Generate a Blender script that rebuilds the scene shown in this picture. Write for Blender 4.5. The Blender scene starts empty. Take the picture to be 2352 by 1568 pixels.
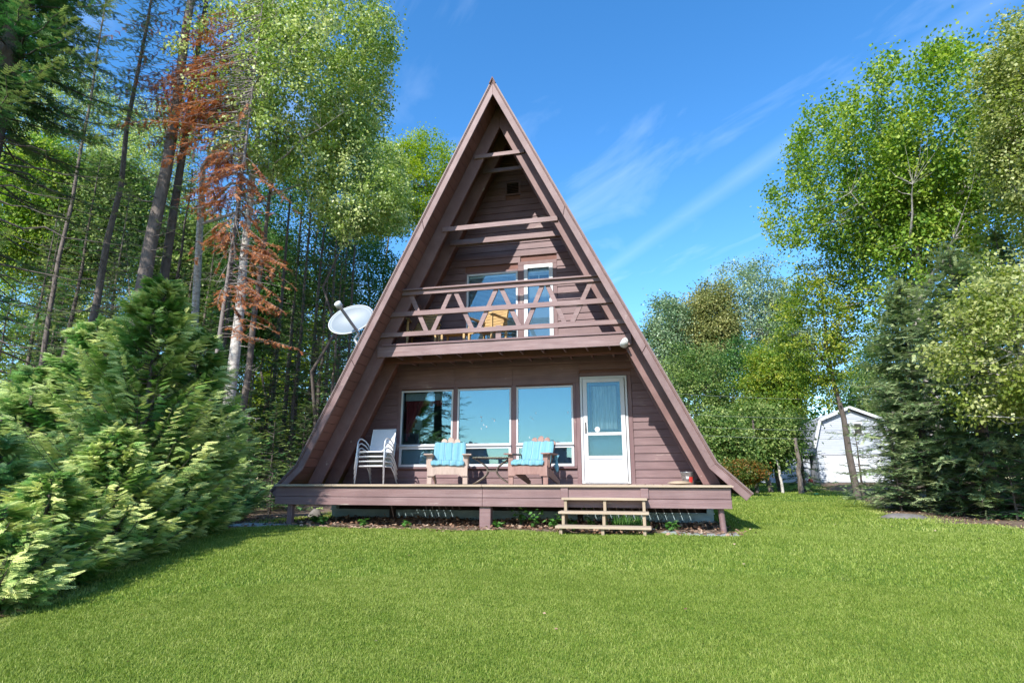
import bpy, math, random
import numpy as np
from mathutils import Vector, Matrix
R = math.radians
scn = bpy.context.scene
col = scn.collection
random.seed(7)

# ------------------------------------------------------------------ camera
CAM = Vector((2.732, -11.9385, 0.0986)); YAW = 0.2288; PITCH = 0.2316; FPX = 1336.0
cd = bpy.data.cameras.new('camera'); cam = bpy.data.objects.new('camera', cd); col.objects.link(cam)
cam.location = CAM; cam.rotation_euler = (math.pi/2 + PITCH, 0, YAW)
cd.sensor_width = 36; cd.lens = 36*FPX/2352.0; cd.clip_start = 0.05; cd.clip_end = 3000
scn.camera = cam
_F = Vector((-math.sin(YAW)*math.cos(PITCH), math.cos(YAW)*math.cos(PITCH), math.sin(PITCH)))
_R = Vector((math.cos(YAW), math.sin(YAW), 0)); _U = _R.cross(_F)
def ray(u, v): return _F + _R*((u-1176)/FPX) + _U*((784-v)/FPX)
def at(u, v, Y):
    """world point at depth Y along a line of sight (used to lay out the site plan)"""
    d = ray(u, v); return CAM + d*((Y-CAM.y)/d.y)
def sm(a, b, x): t = min(max((x-a)/(b-a), 0), 1); return t*t*(3-2*t)
def ground_z(x, y):
    z = -.70 - .075*max(0, -3.6-y) + .20*min(max((y-2)/25, 0), 1) + .36*sm(23, 28, y)
    return z
def gz_np(x, y):
    t = np.clip((y-23)/5, 0, 1)
    return -.70 - .075*np.maximum(0, -3.6-y) + .20*np.clip((y-2)/25, 0, 1) + .36*t*t*(3-2*t) + .012*np.sin(x*1.9+y)*np.cos(y*1.3)+.01*np.sin(x*3.1-y*2)

# ------------------------------------------------------------------ materials
def new_mat(name):
    m = bpy.data.materials.new(name); m.use_nodes = True
    nt = m.node_tree; nt.nodes.clear()
    o = nt.nodes.new('ShaderNodeOutputMaterial')
    return m, nt, o
def N(nt, t, **kw):
    n = nt.nodes.new(t)
    for k, v in kw.items():
        if k.startswith('i_'): n.inputs[k[2:].replace('_', ' ')].default_value = v
        else: setattr(n, k, v)
    return n
def ramp(nt, stops):
    n = nt.nodes.new('ShaderNodeValToRGB'); e = n.color_ramp.elements
    while len(e) < len(stops): e.new(.5)
    for i, (p, c) in enumerate(stops): e[i].position = p; e[i].color = (*c, 1)
    return n
def surf(name, c, rough=.6, c2=None, scale=(6, 6, 6), amount=(.35, .75), bump=.15, bscale=30, metal=0, spec=.5, island=.0, detail=5, wear=None):
    m, nt, o = new_mat(name); L = nt.links
    b = N(nt, 'ShaderNodeBsdfPrincipled'); b.inputs['Roughness'].default_value = rough
    b.inputs['Metallic'].default_value = metal; b.inputs['Specular IOR Level'].default_value = spec
    tc = N(nt, 'ShaderNodeTexCoord'); mp = N(nt, 'ShaderNodeMapping'); mp.inputs['Scale'].default_value = scale
    L.new(tc.outputs['Object'], mp.inputs[0])
    n1 = N(nt, 'ShaderNodeTexNoise'); n1.inputs['Scale'].default_value = 1; n1.inputs['Detail'].default_value = detail; n1.inputs['Roughness'].default_value = .65
    L.new(mp.outputs[0], n1.inputs[0])
    r = ramp(nt, [(amount[0], c), (amount[1], c2 or tuple(x*.8 for x in c))]); L.new(n1.outputs[0], r.inputs[0])
    colout = r.outputs[0]
    if island:
        g = N(nt, 'ShaderNodeNewGeometry'); mr = N(nt, 'ShaderNodeMapRange')
        mr.inputs['To Min'].default_value = 1-island; mr.inputs['To Max'].default_value = 1+island
        L.new(g.outputs['Random Per Island'], mr.inputs[0])
        hs = N(nt, 'ShaderNodeHueSaturation'); L.new(mr.outputs[0], hs.inputs['Value']); L.new(colout, hs.inputs['Color']); colout = hs.outputs[0]
    if wear:
        n3 = N(nt, 'ShaderNodeTexNoise'); n3.inputs['Scale'].default_value = wear[0]; n3.inputs['Detail'].default_value = 6; n3.inputs['Roughness'].default_value = .7; L.new(mp.outputs[0], n3.inputs[0])
        n5 = N(nt, 'ShaderNodeTexNoise'); n5.inputs['Scale'].default_value = 2.2; n5.inputs['Detail'].default_value = 3; L.new(tc.outputs['Object'], n5.inputs[0])
        ml = N(nt, 'ShaderNodeMath', operation='MULTIPLY'); L.new(n3.outputs[0], ml.inputs[0]); L.new(n5.outputs[0], ml.inputs[1])
        wr = ramp(nt, [(wear[1], (0, 0, 0)), (wear[1]+.05, (.8, .8, .8))]); L.new(ml.outputs[0], wr.inputs[0])
        m2 = N(nt, 'ShaderNodeMixRGB'); L.new(wr.outputs[0], m2.inputs[0]); L.new(colout, m2.inputs[1]); m2.inputs[2].default_value = (.36, .29, .25, 1); colout = m2.outputs[0]
        d5 = ramp(nt, [(.25, (.72, .70, .70)), (.6, (1, 1, 1))]); L.new(n5.outputs[0], d5.inputs[0])
        m3 = N(nt, 'ShaderNodeMixRGB'); m3.blend_type = 'MULTIPLY'; m3.inputs[0].default_value = .8; L.new(colout, m3.inputs[1]); L.new(d5.outputs[0], m3.inputs[2]); colout = m3.outputs[0]
    L.new(colout, b.inputs['Base Color'])
    if bump:
        n2 = N(nt, 'ShaderNodeTexNoise'); n2.inputs['Scale'].default_value = bscale/ max(scale); n2.inputs['Detail'].default_value = 4
        L.new(mp.outputs[0], n2.inputs[0])
        bp = N(nt, 'ShaderNodeBump'); bp.inputs['Strength'].default_value = bump; bp.inputs['Distance'].default_value = .01
        L.new(n2.outputs[0], bp.inputs['Height']); L.new(bp.outputs[0], b.inputs['Normal'])
    L.new(b.outputs[0], o.inputs[0])
    return m
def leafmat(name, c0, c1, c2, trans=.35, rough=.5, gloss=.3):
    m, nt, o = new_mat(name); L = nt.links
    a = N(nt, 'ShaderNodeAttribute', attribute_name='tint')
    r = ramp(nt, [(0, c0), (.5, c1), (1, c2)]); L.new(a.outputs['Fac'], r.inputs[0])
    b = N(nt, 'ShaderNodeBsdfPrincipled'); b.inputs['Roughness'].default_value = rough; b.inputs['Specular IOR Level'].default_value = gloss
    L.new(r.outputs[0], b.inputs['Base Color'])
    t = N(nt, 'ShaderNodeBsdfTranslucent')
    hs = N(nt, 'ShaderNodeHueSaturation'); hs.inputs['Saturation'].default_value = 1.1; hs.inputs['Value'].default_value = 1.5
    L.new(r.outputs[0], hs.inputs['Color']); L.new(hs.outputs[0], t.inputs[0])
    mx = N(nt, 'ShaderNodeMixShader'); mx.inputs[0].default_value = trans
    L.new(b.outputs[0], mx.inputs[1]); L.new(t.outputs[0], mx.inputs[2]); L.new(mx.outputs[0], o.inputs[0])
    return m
def glassmat(name, tint=(.75, .85, .9), refl=.35, gt=(.95, .98, 1)):
    m, nt, o = new_mat(name); L = nt.links
    g = N(nt, 'ShaderNodeBsdfGlossy'); g.inputs['Roughness'].default_value = .004; g.inputs['Color'].default_value = (*gt, 1)
    t = N(nt, 'ShaderNodeBsdfTransparent'); t.inputs[0].default_value = (*tint, 1)
    fr = N(nt, 'ShaderNodeFresnel'); fr.inputs[0].default_value = 1.5
    ad = N(nt, 'ShaderNodeMath', operation='MULTIPLY_ADD'); ad.inputs[1].default_value = .8; ad.inputs[2].default_value = refl; ad.use_clamp = True
    L.new(fr.outputs[0], ad.inputs[0])
    n2 = N(nt, 'ShaderNodeTexNoise'); n2.inputs['Scale'].default_value = 1.5; tc = N(nt, 'ShaderNodeTexCoord'); L.new(tc.outputs['Object'], n2.inputs[0])
    bp = N(nt, 'ShaderNodeBump'); bp.inputs['Strength'].default_value = .02; bp.inputs['Distance'].default_value = .02
    L.new(n2.outputs[0], bp.inputs['Height']); L.new(bp.outputs[0], g.inputs['Normal'])
    mx = N(nt, 'ShaderNodeMixShader'); L.new(ad.outputs[0], mx.inputs[0]); L.new(t.outputs[0], mx.inputs[1]); L.new(g.outputs[0], mx.inputs[2])
    L.new(mx.outputs[0], o.inputs[0]); return m

M = {}
PC = (.140, .078, .080); PC2 = (.205, .132, .130)
M['paint'] = surf('paint_horizontal', PC, .62, PC2, (1.6, 8, 26), (.42, .82), .25, 60, island=.09, wear=(2.2, .375))
M['paint_v'] = surf('paint_upright', PC, .62, PC2, (9, 8, 1.6), (.45, .85), .2, 60, island=.08, wear=(2.2, .375))
M['paint_d'] = surf('paint_slope', (.155, .080, .072), .62, (.205, .12, .11), (5, 5, 4), (.45, .85), .15, 40, island=.06, wear=(2.2, .375))
M['barge'] = surf('paint_barge', (.165, .096, .090), .6, (.23, .155, .147), (5, 5, 4), (.40, .80), .2, 40, island=.05, wear=(2.2, .375))
M['soffit'] = surf('paint_soffit', (.165, .068, .052), .7, (.13, .055, .042), (3, 3, 3), (.4, .7), .1, 30, island=.12)
M['rail'] = surf('paint_rail', (.175, .103, .098), .6, (.255, .178, .170), (2, 9, 26), (.42, .8), .25, 60, island=.06, wear=(2.2, .375))
M['fascia'] = surf('paint_fascia', (.178, .105, .102), .6, (.26, .182, .177), (1.2, 8, 22), (.45, .9), .25, 60, island=.05, wear=(2.2, .375))
M['shingle'] = surf('shingle', (.12, .06, .05), .9, (.2, .12, .11), (14, 9, 14), (.35, .7), .5, 40)
M['drip'] = surf('drip_edge', (.16, .11, .10), .6, (.12, .08, .075), (5, 5, 5), (.4, .7), 0)
M['white'] = surf('white_paint', (.52, .53, .54), .45, (.44, .45, .46), (3, 3, 3), (.5, .9), .05, 30)
M['grille'] = surf('door_panel_white', (.42, .44, .48), .45, (.37, .39, .43), (12, 12, 12), (.4, .8), .3, 60)
M['teal'] = surf('teal_door', (.12, .27, .30), .5, (.10, .22, .25), (3, 3, 3), (.4, .8), .05, 30)
M['tealdark'] = surf('teal_door_trim', (.035, .09, .12), .5, (.03, .07, .1), (3, 3, 3), (.4, .8), .05, 30)
M['lace'] = surf('lace_curtain', (.50, .50, .44), .8, (.30, .33, .30), (30, 30, 3), (.35, .65), .4, 60)
M['shade'] = surf('sky_tinted_shade', (.15, .33, .38), .8, (.14, .30, .35), (1, 1, 1), (.4, .8), 0)  # drawn shade; its teal also stands in for sky reflected in the pane
M['shadelow'] = surf('window_shade_low', (.42, .48, .52), .8, (.38, .44, .48), (1, 1, 1), (.4, .8), 0)
M['blind'] = surf('blind', (.75, .76, .74), .6, (.48, .49, .46), (1, 1, 1), (.4, .8), 0)
M['interior'] = surf('interior', (.14, .10, .07), .8, (.10, .07, .05), (1, 1, 1), (.4, .8), 0)
M['black'] = surf('dark_metal', (.03, .026, .022), .4, (.06, .05, .04), (20, 20, 20), (.4, .8), .1, 60)
M['bronze'] = surf('bronze_metal', (.10, .075, .055), .4, (.16, .13, .10), (20, 20, 20), (.4, .8), .1, 60, metal=.3)
M['glass'] = glassmat('window_glass', (.8, .9, .95), .20, (.33, .52, .57))
M['glassup'] = glassmat('upstairs_glass', (.85, .92, .95), .06, (.45, .75, .85))
M['glassclear'] = glassmat('storm_glass', (.80, .90, .95), .02, (.6, .85, .95))
M['tableglass'] = glassmat('table_glass', (.75, .85, .75), .15)
M['red'] = surf('red_cloth', (.42, .03, .03), .8, (.25, .02, .02), (10, 10, 2), (.4, .7), 0)
M['redpaint'] = surf('red_paint', (.55, .04, .03), .5, (.45, .03, .03), (5, 5, 5), (.4, .7), 0)
M['cream'] = surf('cream_cloth', (.7, .68, .6), .8, (.6, .58, .5), (3, 3, 3), (.4, .7), 0)
M['grayfab'] = surf('grey_fabric', (.13, .16, .17), .9, (.10, .12, .13), (5, 5, 5), (.4, .7), .1, 20)
M['silver'] = surf('silver_metal', (.62, .64, .66), .35, (.55, .56, .58), (8, 8, 8), (.4, .8), 0, metal=.35)
M['sling'] = surf('sling_fabric', (.58, .60, .63), .8, (.52, .54, .57), (40, 40, 40), (.4, .7), .1, 200)
M['weathered'] = surf('weathered_wood', (.38, .29, .235), .75, (.27, .20, .165), (14, 14, 3), (.4, .75), .3, 60, island=.08)
M['cedarwood'] = surf('reddish_wood', (.20, .11, .09), .7, (.29, .18, .15), (12, 12, 4), (.4, .75), .3, 60, island=.08)
M['pine'] = surf('raw_pine', (.37, .29, .205), .7, (.26, .20, .14), (2, 12, 24), (.4, .75), .25, 60, island=.06)
M['pineup'] = surf('raw_pine_upright', (.32, .245, .165), .7, (.22, .165, .11), (12, 12, 2), (.4, .75), .25, 60, island=.06)
M['yellowwood'] = surf('yellow_wood', (.44, .29, .12), .6, (.33, .21, .09), (6, 6, 12), (.4, .75), .15, 60, island=.08)
M['decking'] = surf('decking', (.42, .32, .26), .75, (.30, .22, .18), (20, 1.6, 20), (.4, .75), .25, 60, island=.1)
M['concrete'] = surf('concrete', (.36, .37, .36), .85, (.26, .28, .28), (6, 6, 6), (.4, .7), .4, 60)
M['founda'] = surf('painted_block', (.36, .46, .48), .85, (.24, .32, .34), (4, 4, 9), (.4, .75), .4, 40)
M['dark'] = surf('crawlspace_shade', (.035, .022, .018), .9, (.02, .012, .01), (3, 3, 3), (.4, .7), .1, 20)  # near-black: shade under the deck and in openings put into the colour
M['galv'] = surf('galvanised', (.50, .52, .54), .35, (.36, .38, .40), (9, 9, 9), (.35, .7), .05, 30, metal=.75)
M['dish'] = surf('dish_grey', (.17, .21, .245), .5, (.14, .175, .205), (3, 3, 3), (.4, .8), 0)
M['armgrey'] = surf('arm_grey', (.27, .24, .24), .5, (.22, .2, .2), (5, 5, 5), (.4, .8), 0)
M['shedwall'] = surf('shed_siding', (.42, .45, .50), .7, (.36, .39, .44), (1, 1, 9), (.4, .8), .1, 20)
M['shedroof'] = surf('shed_roof', (.40, .41, .45), .8, (.30, .31, .34), (4, 4, 8), (.4, .7), .3, 20)
M['rock'] = surf('rock', (.17, .155, .145), .9, (.09, .085, .08), (5, 5, 5), (.35, .7), .8, 14)
M['bark'] = surf('bark_grey', (.17, .14, .12), .9, (.09, .072, .062), (16, 16, 5), (.35, .65), .9, 40)
M['barkdark'] = surf('bark_dark', (.075, .06, .05), .9, (.12, .10, .09), (16, 16, 5), (.4, .7), .9, 40)
M['barklight'] = surf('bark_pale', (.50, .47, .43), .85, (.22, .19, .18), (10, 10, 16), (.42, .66), .6, 40)
M['twig'] = surf('dead_twig', (.22, .19, .18), .9, (.14, .12, .11), (9, 9, 9), (.35, .65), 0)
M['terracotta'] = surf('terracotta', (.20, .09, .06), .8, (.14, .07, .05), (8, 8, 8), (.4, .7), .1, 30)
M['wire'] = surf('wire', (.22, .24, .25), .5, (.2, .2, .2), (1, 1, 1), (.4, .7), 0)
M['greenplastic'] = surf('green_plastic', (.03, .45, .16), .5, (.03, .38, .14), (3, 3, 3), (.4, .7), 0)

def cushion_mat():
    m, nt, o = new_mat('turquoise_stripes'); L = nt.links
    b = N(nt, 'ShaderNodeBsdfPrincipled'); b.inputs['Roughness'].default_value = .85
    tc = N(nt, 'ShaderNodeTexCoord'); mp = N(nt, 'ShaderNodeMapping'); mp.inputs['Scale'].default_value = (16, 0, 0)
    L.new(tc.outputs['Object'], mp.inputs[0])
    n = N(nt, 'ShaderNodeTexNoise'); n.inputs['Scale'].default_value = 1.6; n.inputs['Detail'].default_value = 3; L.new(mp.outputs[0], n.inputs[0])
    r = ramp(nt, [(.35, (.08, .24, .31)), (.48, (.15, .33, .38)), (.52, (.07, .20, .28)), (.66, (.24, .40, .43))])
    L.new(n.outputs[0], r.inputs[0]); L.new(r.outputs[0], b.inputs['Base Color']); L.new(b.outputs[0], o.inputs[0])
    n2 = N(nt, 'ShaderNodeTexNoise'); n2.inputs['Scale'].default_value = 18; L.new(tc.outputs['Object'], n2.inputs[0])
    bp = N(nt, 'ShaderNodeBump'); bp.inputs['Strength'].default_value = .3; bp.inputs['Distance'].default_value = .02
    L.new(n2.outputs[0], bp.inputs['Height']); L.new(bp.outputs[0], b.inputs['Normal'])
    return m
M['cushion'] = cushion_mat()

# leaves
M['lf_cedar'] = leafmat('cedar_sprays', (.050, .155, .045), (.20, .38, .08), (.68, .72, .27), .22, .5, .3)  # ramp runs from shaded green to sunlit cream, light painted into the sprays
M['lf_cedar2'] = leafmat('cedar_sprays_shade', (.045, .155, .06), (.16, .35, .09), (.54, .63, .25), .22, .5, .3)  # duller, bluer copy for the shaded cedars, shade put into the colour
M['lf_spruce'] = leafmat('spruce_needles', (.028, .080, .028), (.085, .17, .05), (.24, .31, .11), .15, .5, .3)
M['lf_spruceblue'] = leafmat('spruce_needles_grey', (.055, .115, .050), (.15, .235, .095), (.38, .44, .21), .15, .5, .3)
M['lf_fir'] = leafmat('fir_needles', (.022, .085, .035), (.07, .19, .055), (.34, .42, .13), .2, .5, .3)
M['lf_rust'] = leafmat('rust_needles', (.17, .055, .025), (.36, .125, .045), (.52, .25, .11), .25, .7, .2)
M['lf_maple'] = leafmat('maple_leaves', (.07, .16, .025), (.18, .30, .035), (.45, .52, .10), .38)
M['lf_pale'] = leafmat('pale_leaves', (.09, .17, .030), (.27, .37, .07), (.60, .64, .30), .35, .45, .5)
M['lf_dark'] = leafmat('dark_leaves', (.022, .075, .016), (.055, .145, .028), (.15, .26, .06), .35)
M['lf_bright'] = leafmat('bright_leaves', (.10, .19, .012), (.23, .33, .02), (.40, .45, .05), .45)
M['lf_yellow'] = leafmat('yellowing_leaves', (.06, .14, .02), (.17, .26, .03), (.44, .44, .07), .42)
M['lf_wood'] = leafmat('woodland_leaves', (.045, .105, .022), (.125, .21, .045), (.34, .40, .13), .35)
M['lf_poplar'] = leafmat('grey_green_leaves', (.07, .14, .055), (.18, .27, .12), (.42, .50, .32), .3, .45, .5)
M['lf_ochre'] = leafmat('ochre_leaves', (.10, .13, .035), (.22, .24, .07), (.40, .38, .15), .3)
M['lf_birch'] = leafmat('birch_leaves', (.10, .16, .02), (.24, .29, .05), (.52, .53, .24), .4, .45, .5)
M['lf_autumn'] = leafmat('autumn_bush', (.03, .07, .012), (.09, .13, .02), (.30, .12, .03), .35)
M['lf_weed'] = leafmat('weed_leaves', (.04, .12, .02), (.07, .20, .03), (.16, .30, .08), .35)

# ------------------------------------------------------------------ mesh builder
class MB:
    def __init__(s): s.v = []; s.f = []
    def add(s, vs, fs):
        b = len(s.v); s.v += [tuple(v) for v in vs]; s.f += [tuple(i+b for i in f) for f in fs]; return s
    def box(s, x0, x1, y0, y1, z0, z1):
        return s.add([(x0,y0,z0),(x1,y0,z0),(x1,y1,z0),(x0,y1,z0),(x0,y0,z1),(x1,y0,z1),(x1,y1,z1),(x0,y1,z1)],
                     [(0,3,2,1),(4,5,6,7),(0,1,5,4),(1,2,6,5),(2,3,7,6),(3,0,4,7)])
    def beam(s, p0, p1, w, h, up=(0,0,1)):
        p0 = Vector(p0); p1 = Vector(p1); d = (p1-p0).normalized(); u = Vector(up)
        sd = d.cross(u).normalized(); u = sd.cross(d).normalized(); a = sd*w/2; b = u*h/2
        return s.add([p0-a-b,p0+a-b,p0+a+b,p0-a+b,p1-a-b,p1+a-b,p1+a+b,p1-a+b],
                     [(0,1,2,3),(7,6,5,4),(0,4,5,1),(1,5,6,2),(2,6,7,3),(3,7,4,0)])
    def prism(s, poly, y0, y1):
        n = len(poly)
        return s.add([(x,y0,z) for x,z in poly]+[(x,y1,z) for x,z in poly],
                     [tuple(range(n)), tuple(range(2*n-1,n-1,-1))]+[(i,(i+n),(i+1)%n+n,(i+1)%n) for i in range(n)])
    def tube(s, pts, r, n=8, cap=True):
        pts = [Vector(p) for p in pts]; k = len(pts); rs = r if isinstance(r, (list, tuple)) else [r]*k
        ref = Vector((0,0,1)); vs = []
        for i, p in enumerate(pts):
            d = (pts[min(i+1,k-1)]-pts[max(i-1,0)]).normalized()
            if i == 0:
                a = d.cross(ref)
                if a.length < .1: a = d.cross(Vector((1,0,0)))
            else: a = a - d*a.dot(d)
            a.normalize(); b = d.cross(a)
            for j in range(n):
                t = 2*math.pi*j/n; vs.append(p+(a*math.cos(t)+b*math.sin(t))*rs[i])
        fs = [(i*n+j, i*n+(j+1)%n, (i+1)*n+(j+1)%n, (i+1)*n+j) for i in range(k-1) for j in range(n)]
        if cap: fs += [tuple(range(n-1,-1,-1)), tuple((k-1)*n+j for j in range(n))]
        return s.add(vs, fs)
    def lathe(s, prof, c=(0,0,0), n=24, mat=None):
        vs = []
        for r, z in prof:
            for j in range(n):
                t = 2*math.pi*j/n; p = Vector((r*math.cos(t), r*math.sin(t), z))
                vs.append((mat @ p if mat else p)+Vector(c))
        k = len(prof); fs = [(i*n+j, i*n+(j+1)%n, (i+1)*n+(j+1)%n, (i+1)*n+j) for i in range(k-1) for j in range(n)]
        return s.add(vs, fs)
    def build(s, name, mat, parent=None, bevel=0, smooth=False, label=None, solid=0):
        me = bpy.data.meshes.new(name); me.from_pydata(s.v, [], s.f); me.materials.append(M[mat]); me.update()
        o = bpy.data.objects.new(name, me); col.objects.link(o)
        if parent: o.parent = parent
        if smooth: me.polygons.foreach_set('use_smooth', [True]*len(me.polygons))
        if solid:
            m = o.modifiers.new('solid', 'SOLIDIFY'); m.thickness = solid; m.offset = 0
        if bevel:
            m = o.modifiers.new('bevel', 'BEVEL'); m.width = bevel; m.segments = 1; m.limit_method = 'ANGLE'; m.angle_limit = R(50)
        if label: o['label'] = label
        return o
def empty(name, loc=(0,0,0), rz=0, label=None, cat=None, group=None):
    o = bpy.data.objects.new(name, None); col.objects.link(o); o.location = loc; o.rotation_euler = (0,0,rz)
    o.empty_display_size = .1
    return tag(o, label, cat, group)
def tag(o, label=None, cat=None, group=None, kind=None):
    if label: o['label'] = label
    if cat: o['category'] = cat
    if group: o['group'] = group
    if kind: o['kind'] = kind
    return o
def copy_tree(o, parent=None):
    c = o.copy(); col.objects.link(c)
    if parent: c.parent = parent
    for ch in list(o.children): copy_tree(ch, c)
    return c
# ================================================================== A-FRAME HOUSE
K = .4897; NR = math.sqrt(1+K*K); SI = K/NR; HR = 8.047
def off(d):
    """profile of the right roof slope at perpendicular depth d below the outer skin: apex, break, tip (x, z)"""
    P1 = Vector((3.77, .351)); P2 = Vector((4.27, -.13))
    t2 = (P2-P1).normalized(); n2 = Vector((-t2.y, t2.x));
    if n2.x > 0: n2 = -n2
    n1 = Vector((-1, -K)).normalized(); n2 = Vector((t2.y, -t2.x)) if Vector((t2.y, -t2.x)).x < 0 else Vector((-t2.y, t2.x))
    b = P1 + (n1+n2)*(d/(1+n1.dot(n2)))
    return [(0, HR-d/SI), (b.x, b.y), (P2.x+n2.x*d, P2.y+n2.y*d)]
def band(d0, d1, side, y0, y1, mb=None):
    mb = mb or MB(); a = off(d0); b = off(d1)
    for i in range(2):
        q = [a[i], a[i+1], b[i+1], b[i]]
        q = [(side*x, z) for x, z in q]
        if side > 0: q = q[::-1]
        mb.prism(q, y0, y1)
    return mb
BACK = 9.0
house = empty('a_frame_house', (0, 0, -.7), 0, 'tall brown a-frame cottage with a steep roof, gable balcony and porch front', 'house')
HP = Matrix.Translation((0, 0, .7))
def hp(o):            # house parts are modelled in world coordinates
    o.parent = house; o.matrix_parent_inverse = Matrix.Translation((0, 0, .7)); return o
for s in (-1, 1):
    r = hp(band(-.012, .028, s, -1.955, BACK).build('roof', 'shingle'))
    e = band(-.014, .012, s, -1.967, -1.957).build('drip_edge', 'drip'); e.parent = r; e['label'] = 'pale metal edge of the roof'
    # ragged butt edge of shingles seen on the slope
    # decking planks (soffit)
    mb = MB(); a = off(.03); b = off(.062)
    n = 46
    for i in range(n):
        t0 = i/n; t1 = (i+1)/n-.0012
        def lp(P, t): return (s*(P[0][0]*(1-t)+P[1][0]*t), P[0][1]*(1-t)+P[1][1]*t)
        q = [lp(a, t0), lp(a, t1), lp(b, t1), lp(b, t0)]
        if s > 0: q = q[::-1]
        mb.prism(q, -1.90, BACK-.1)
    for i in range(4):
        t0 = i/4; t1 = (i+1)/4-.01
        def lp2(P, t): return (s*(P[1][0]*(1-t)+P[2][0]*t), P[1][1]*(1-t)+P[2][1]*t)
        q = [lp2(a, t0), lp2(a, t1), lp2(b, t1), lp2(b, t0)]
        if s > 0: q = q[::-1]
        mb.prism(q, -1.90, BACK-.1)
    hp(mb.build('soffit', 'soffit'))
    # barge boards: lengths butt-jointed
    mb = MB(); A_ = off(.036); B_ = off(.150)
    cuts = [0, .36, .368 and .745, 1.0]
    cuts = [0, .38, .74, 1.0]
    for i in range(3):
        t0 = cuts[i]; t1 = cuts[i+1]-(.0012 if i < 2 else 0)
        def lp(P, t): return (s*(P[0][0]*(1-t)+P[1][0]*t), P[0][1]*(1-t)+P[1][1]*t)
        q = [lp(A_, t0), lp(A_, t1), lp(B_, t1), lp(B_, t0)]
        if s > 0: q = q[::-1]
        mb.prism(q, -1.945, -1.905)
    q = [(s*A_[1][0], A_[1][1]), (s*A_[2][0], A_[2][1]), (s*B_[2][0], B_[2][1]), (s*B_[1][0], B_[1][1])]
    if s > 0: q = q[::-1]
    mb.prism(q, -1.945, -1.905)
    hp(mb.build('barge_board', 'barge', bevel=.004))
    mb = MB(); band(.002, .034, s, -1.953, -1.907, mb)
    hp(mb.build('barge_trim', 'barge', bevel=.003))
    # rafters of the two exposed trusses
    for y in (-1.34, -.72):
        mb = MB(); a = off(.064); b = off(.32)
        zb = .005
        def at_z(P, z): return (s*(HR-z - (HR-P[0][1]))*K, z)
        q = [(0, a[0][1]), at_z(a, zb), at_z(b, zb), (0, b[0][1])]
        if s > 0: q = q[::-1]
        mb.prism(q, y-.022, y+.022)
        hp(mb.build('rafter', 'paint_d', bevel=.004))
    mb = MB(); mb.beam((0, 0, 0), (0, 1, 0), .01, .01)
# ridge cap
mb = MB(); mb.prism([(-.07, HR-.11), (0, HR+.04), (.07, HR-.11), (.05, HR-.11), (0, HR-.0), (-.05, HR-.11)][::-1], -1.99, BACK)
hp(mb.build('ridge_cap', 'shingle'))
# collar ties
def tie(z, w, y0, y1, h, mat='rail'):
    mb = MB(); mb.box(-w, w, y0, y1, z, z+h); hp(mb.build('collar_tie', mat, bevel=.003))
tie(5.05, 1.20, -1.402, -1.365, .10); tie(5.0, 1.24, -.782, -.745, .115); tie(5.0, 1.22, -.69, -.655, .115)
tie(6.63, .535, -1.402, -1.365, .085); tie(6.63, .52, -.78, -.745, .085)
# gusset at truss peak
mb = MB(); mb.prism([(0, 7.30), (-.13, 7.05), (-.10, 7.0), (0, 7.2), (.10, 7.0), (.13, 7.05)], -1.30, -1.29)

# ---- front wall
def roof_x(z): return (HR - .064/SI - z)*K
openings = [(-2.63, 1.37, .30, 2.44), (1.31, 2.44, -.05, 2.23), (-1.14, .145, 2.7, 4.63), (.145, .965, 2.7, 4.79), (-.2, .15, 6.42, 6.77)]
def intervals(z0, z1, xl, xr):
    iv = [(xl, xr)]
    for a, b, c, d in openings:
        if z1 <= c+.01 or z0 >= d-.01: continue
        out = []
        for p, q in iv:
            if a > p: out.append((p, min(a, q)))
            if b < q: out.append((max(b, p), q))
        iv = [(p, q) for p, q in out if q-p > .02]
    return iv
mb = MB(); ex = .155; z = -.03; rnd = random.Random(3)
while z < 7.75:
    z0, z1 = z, z+ex-.004
    xm0, xm1 = roof_x(z0)-.004, roof_x(min(z1, 7.85))-.004
    if xm1 <= 0.03: break
    for p, q in intervals(z0, z1, -xm0, xm0):
        # butt joints
        js = [p, q]
        if q-p > 2.4: js = [p, p+(q-p)*rnd.uniform(.3, .7), q]
        for a, b in zip(js[:-1], js[1:]):
            bb = b-.002 if b != q else b
            at_, bt_ = (a if a > -xm0+.001 else -xm1), (bb if bb < xm0-.001 else xm1)
            j = rnd.uniform(-.001, .001)
            mb.add([(a, -.030+j, z0), (bb, -.030+j, z0), (bt_, -.012+j, z1), (at_, -.012+j, z1), (a, .01, z0), (bb, .01, z0), (bt_, .01, z1), (at_, .01, z1)],
                   [(0,1,2,3), (7,6,5,4), (0,4,5,1), (1,5,6,2), (2,6,7,3), (3,7,4,0)])
    z += ex
siding = hp(mb.build('siding', 'paint', bevel=0))
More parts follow.
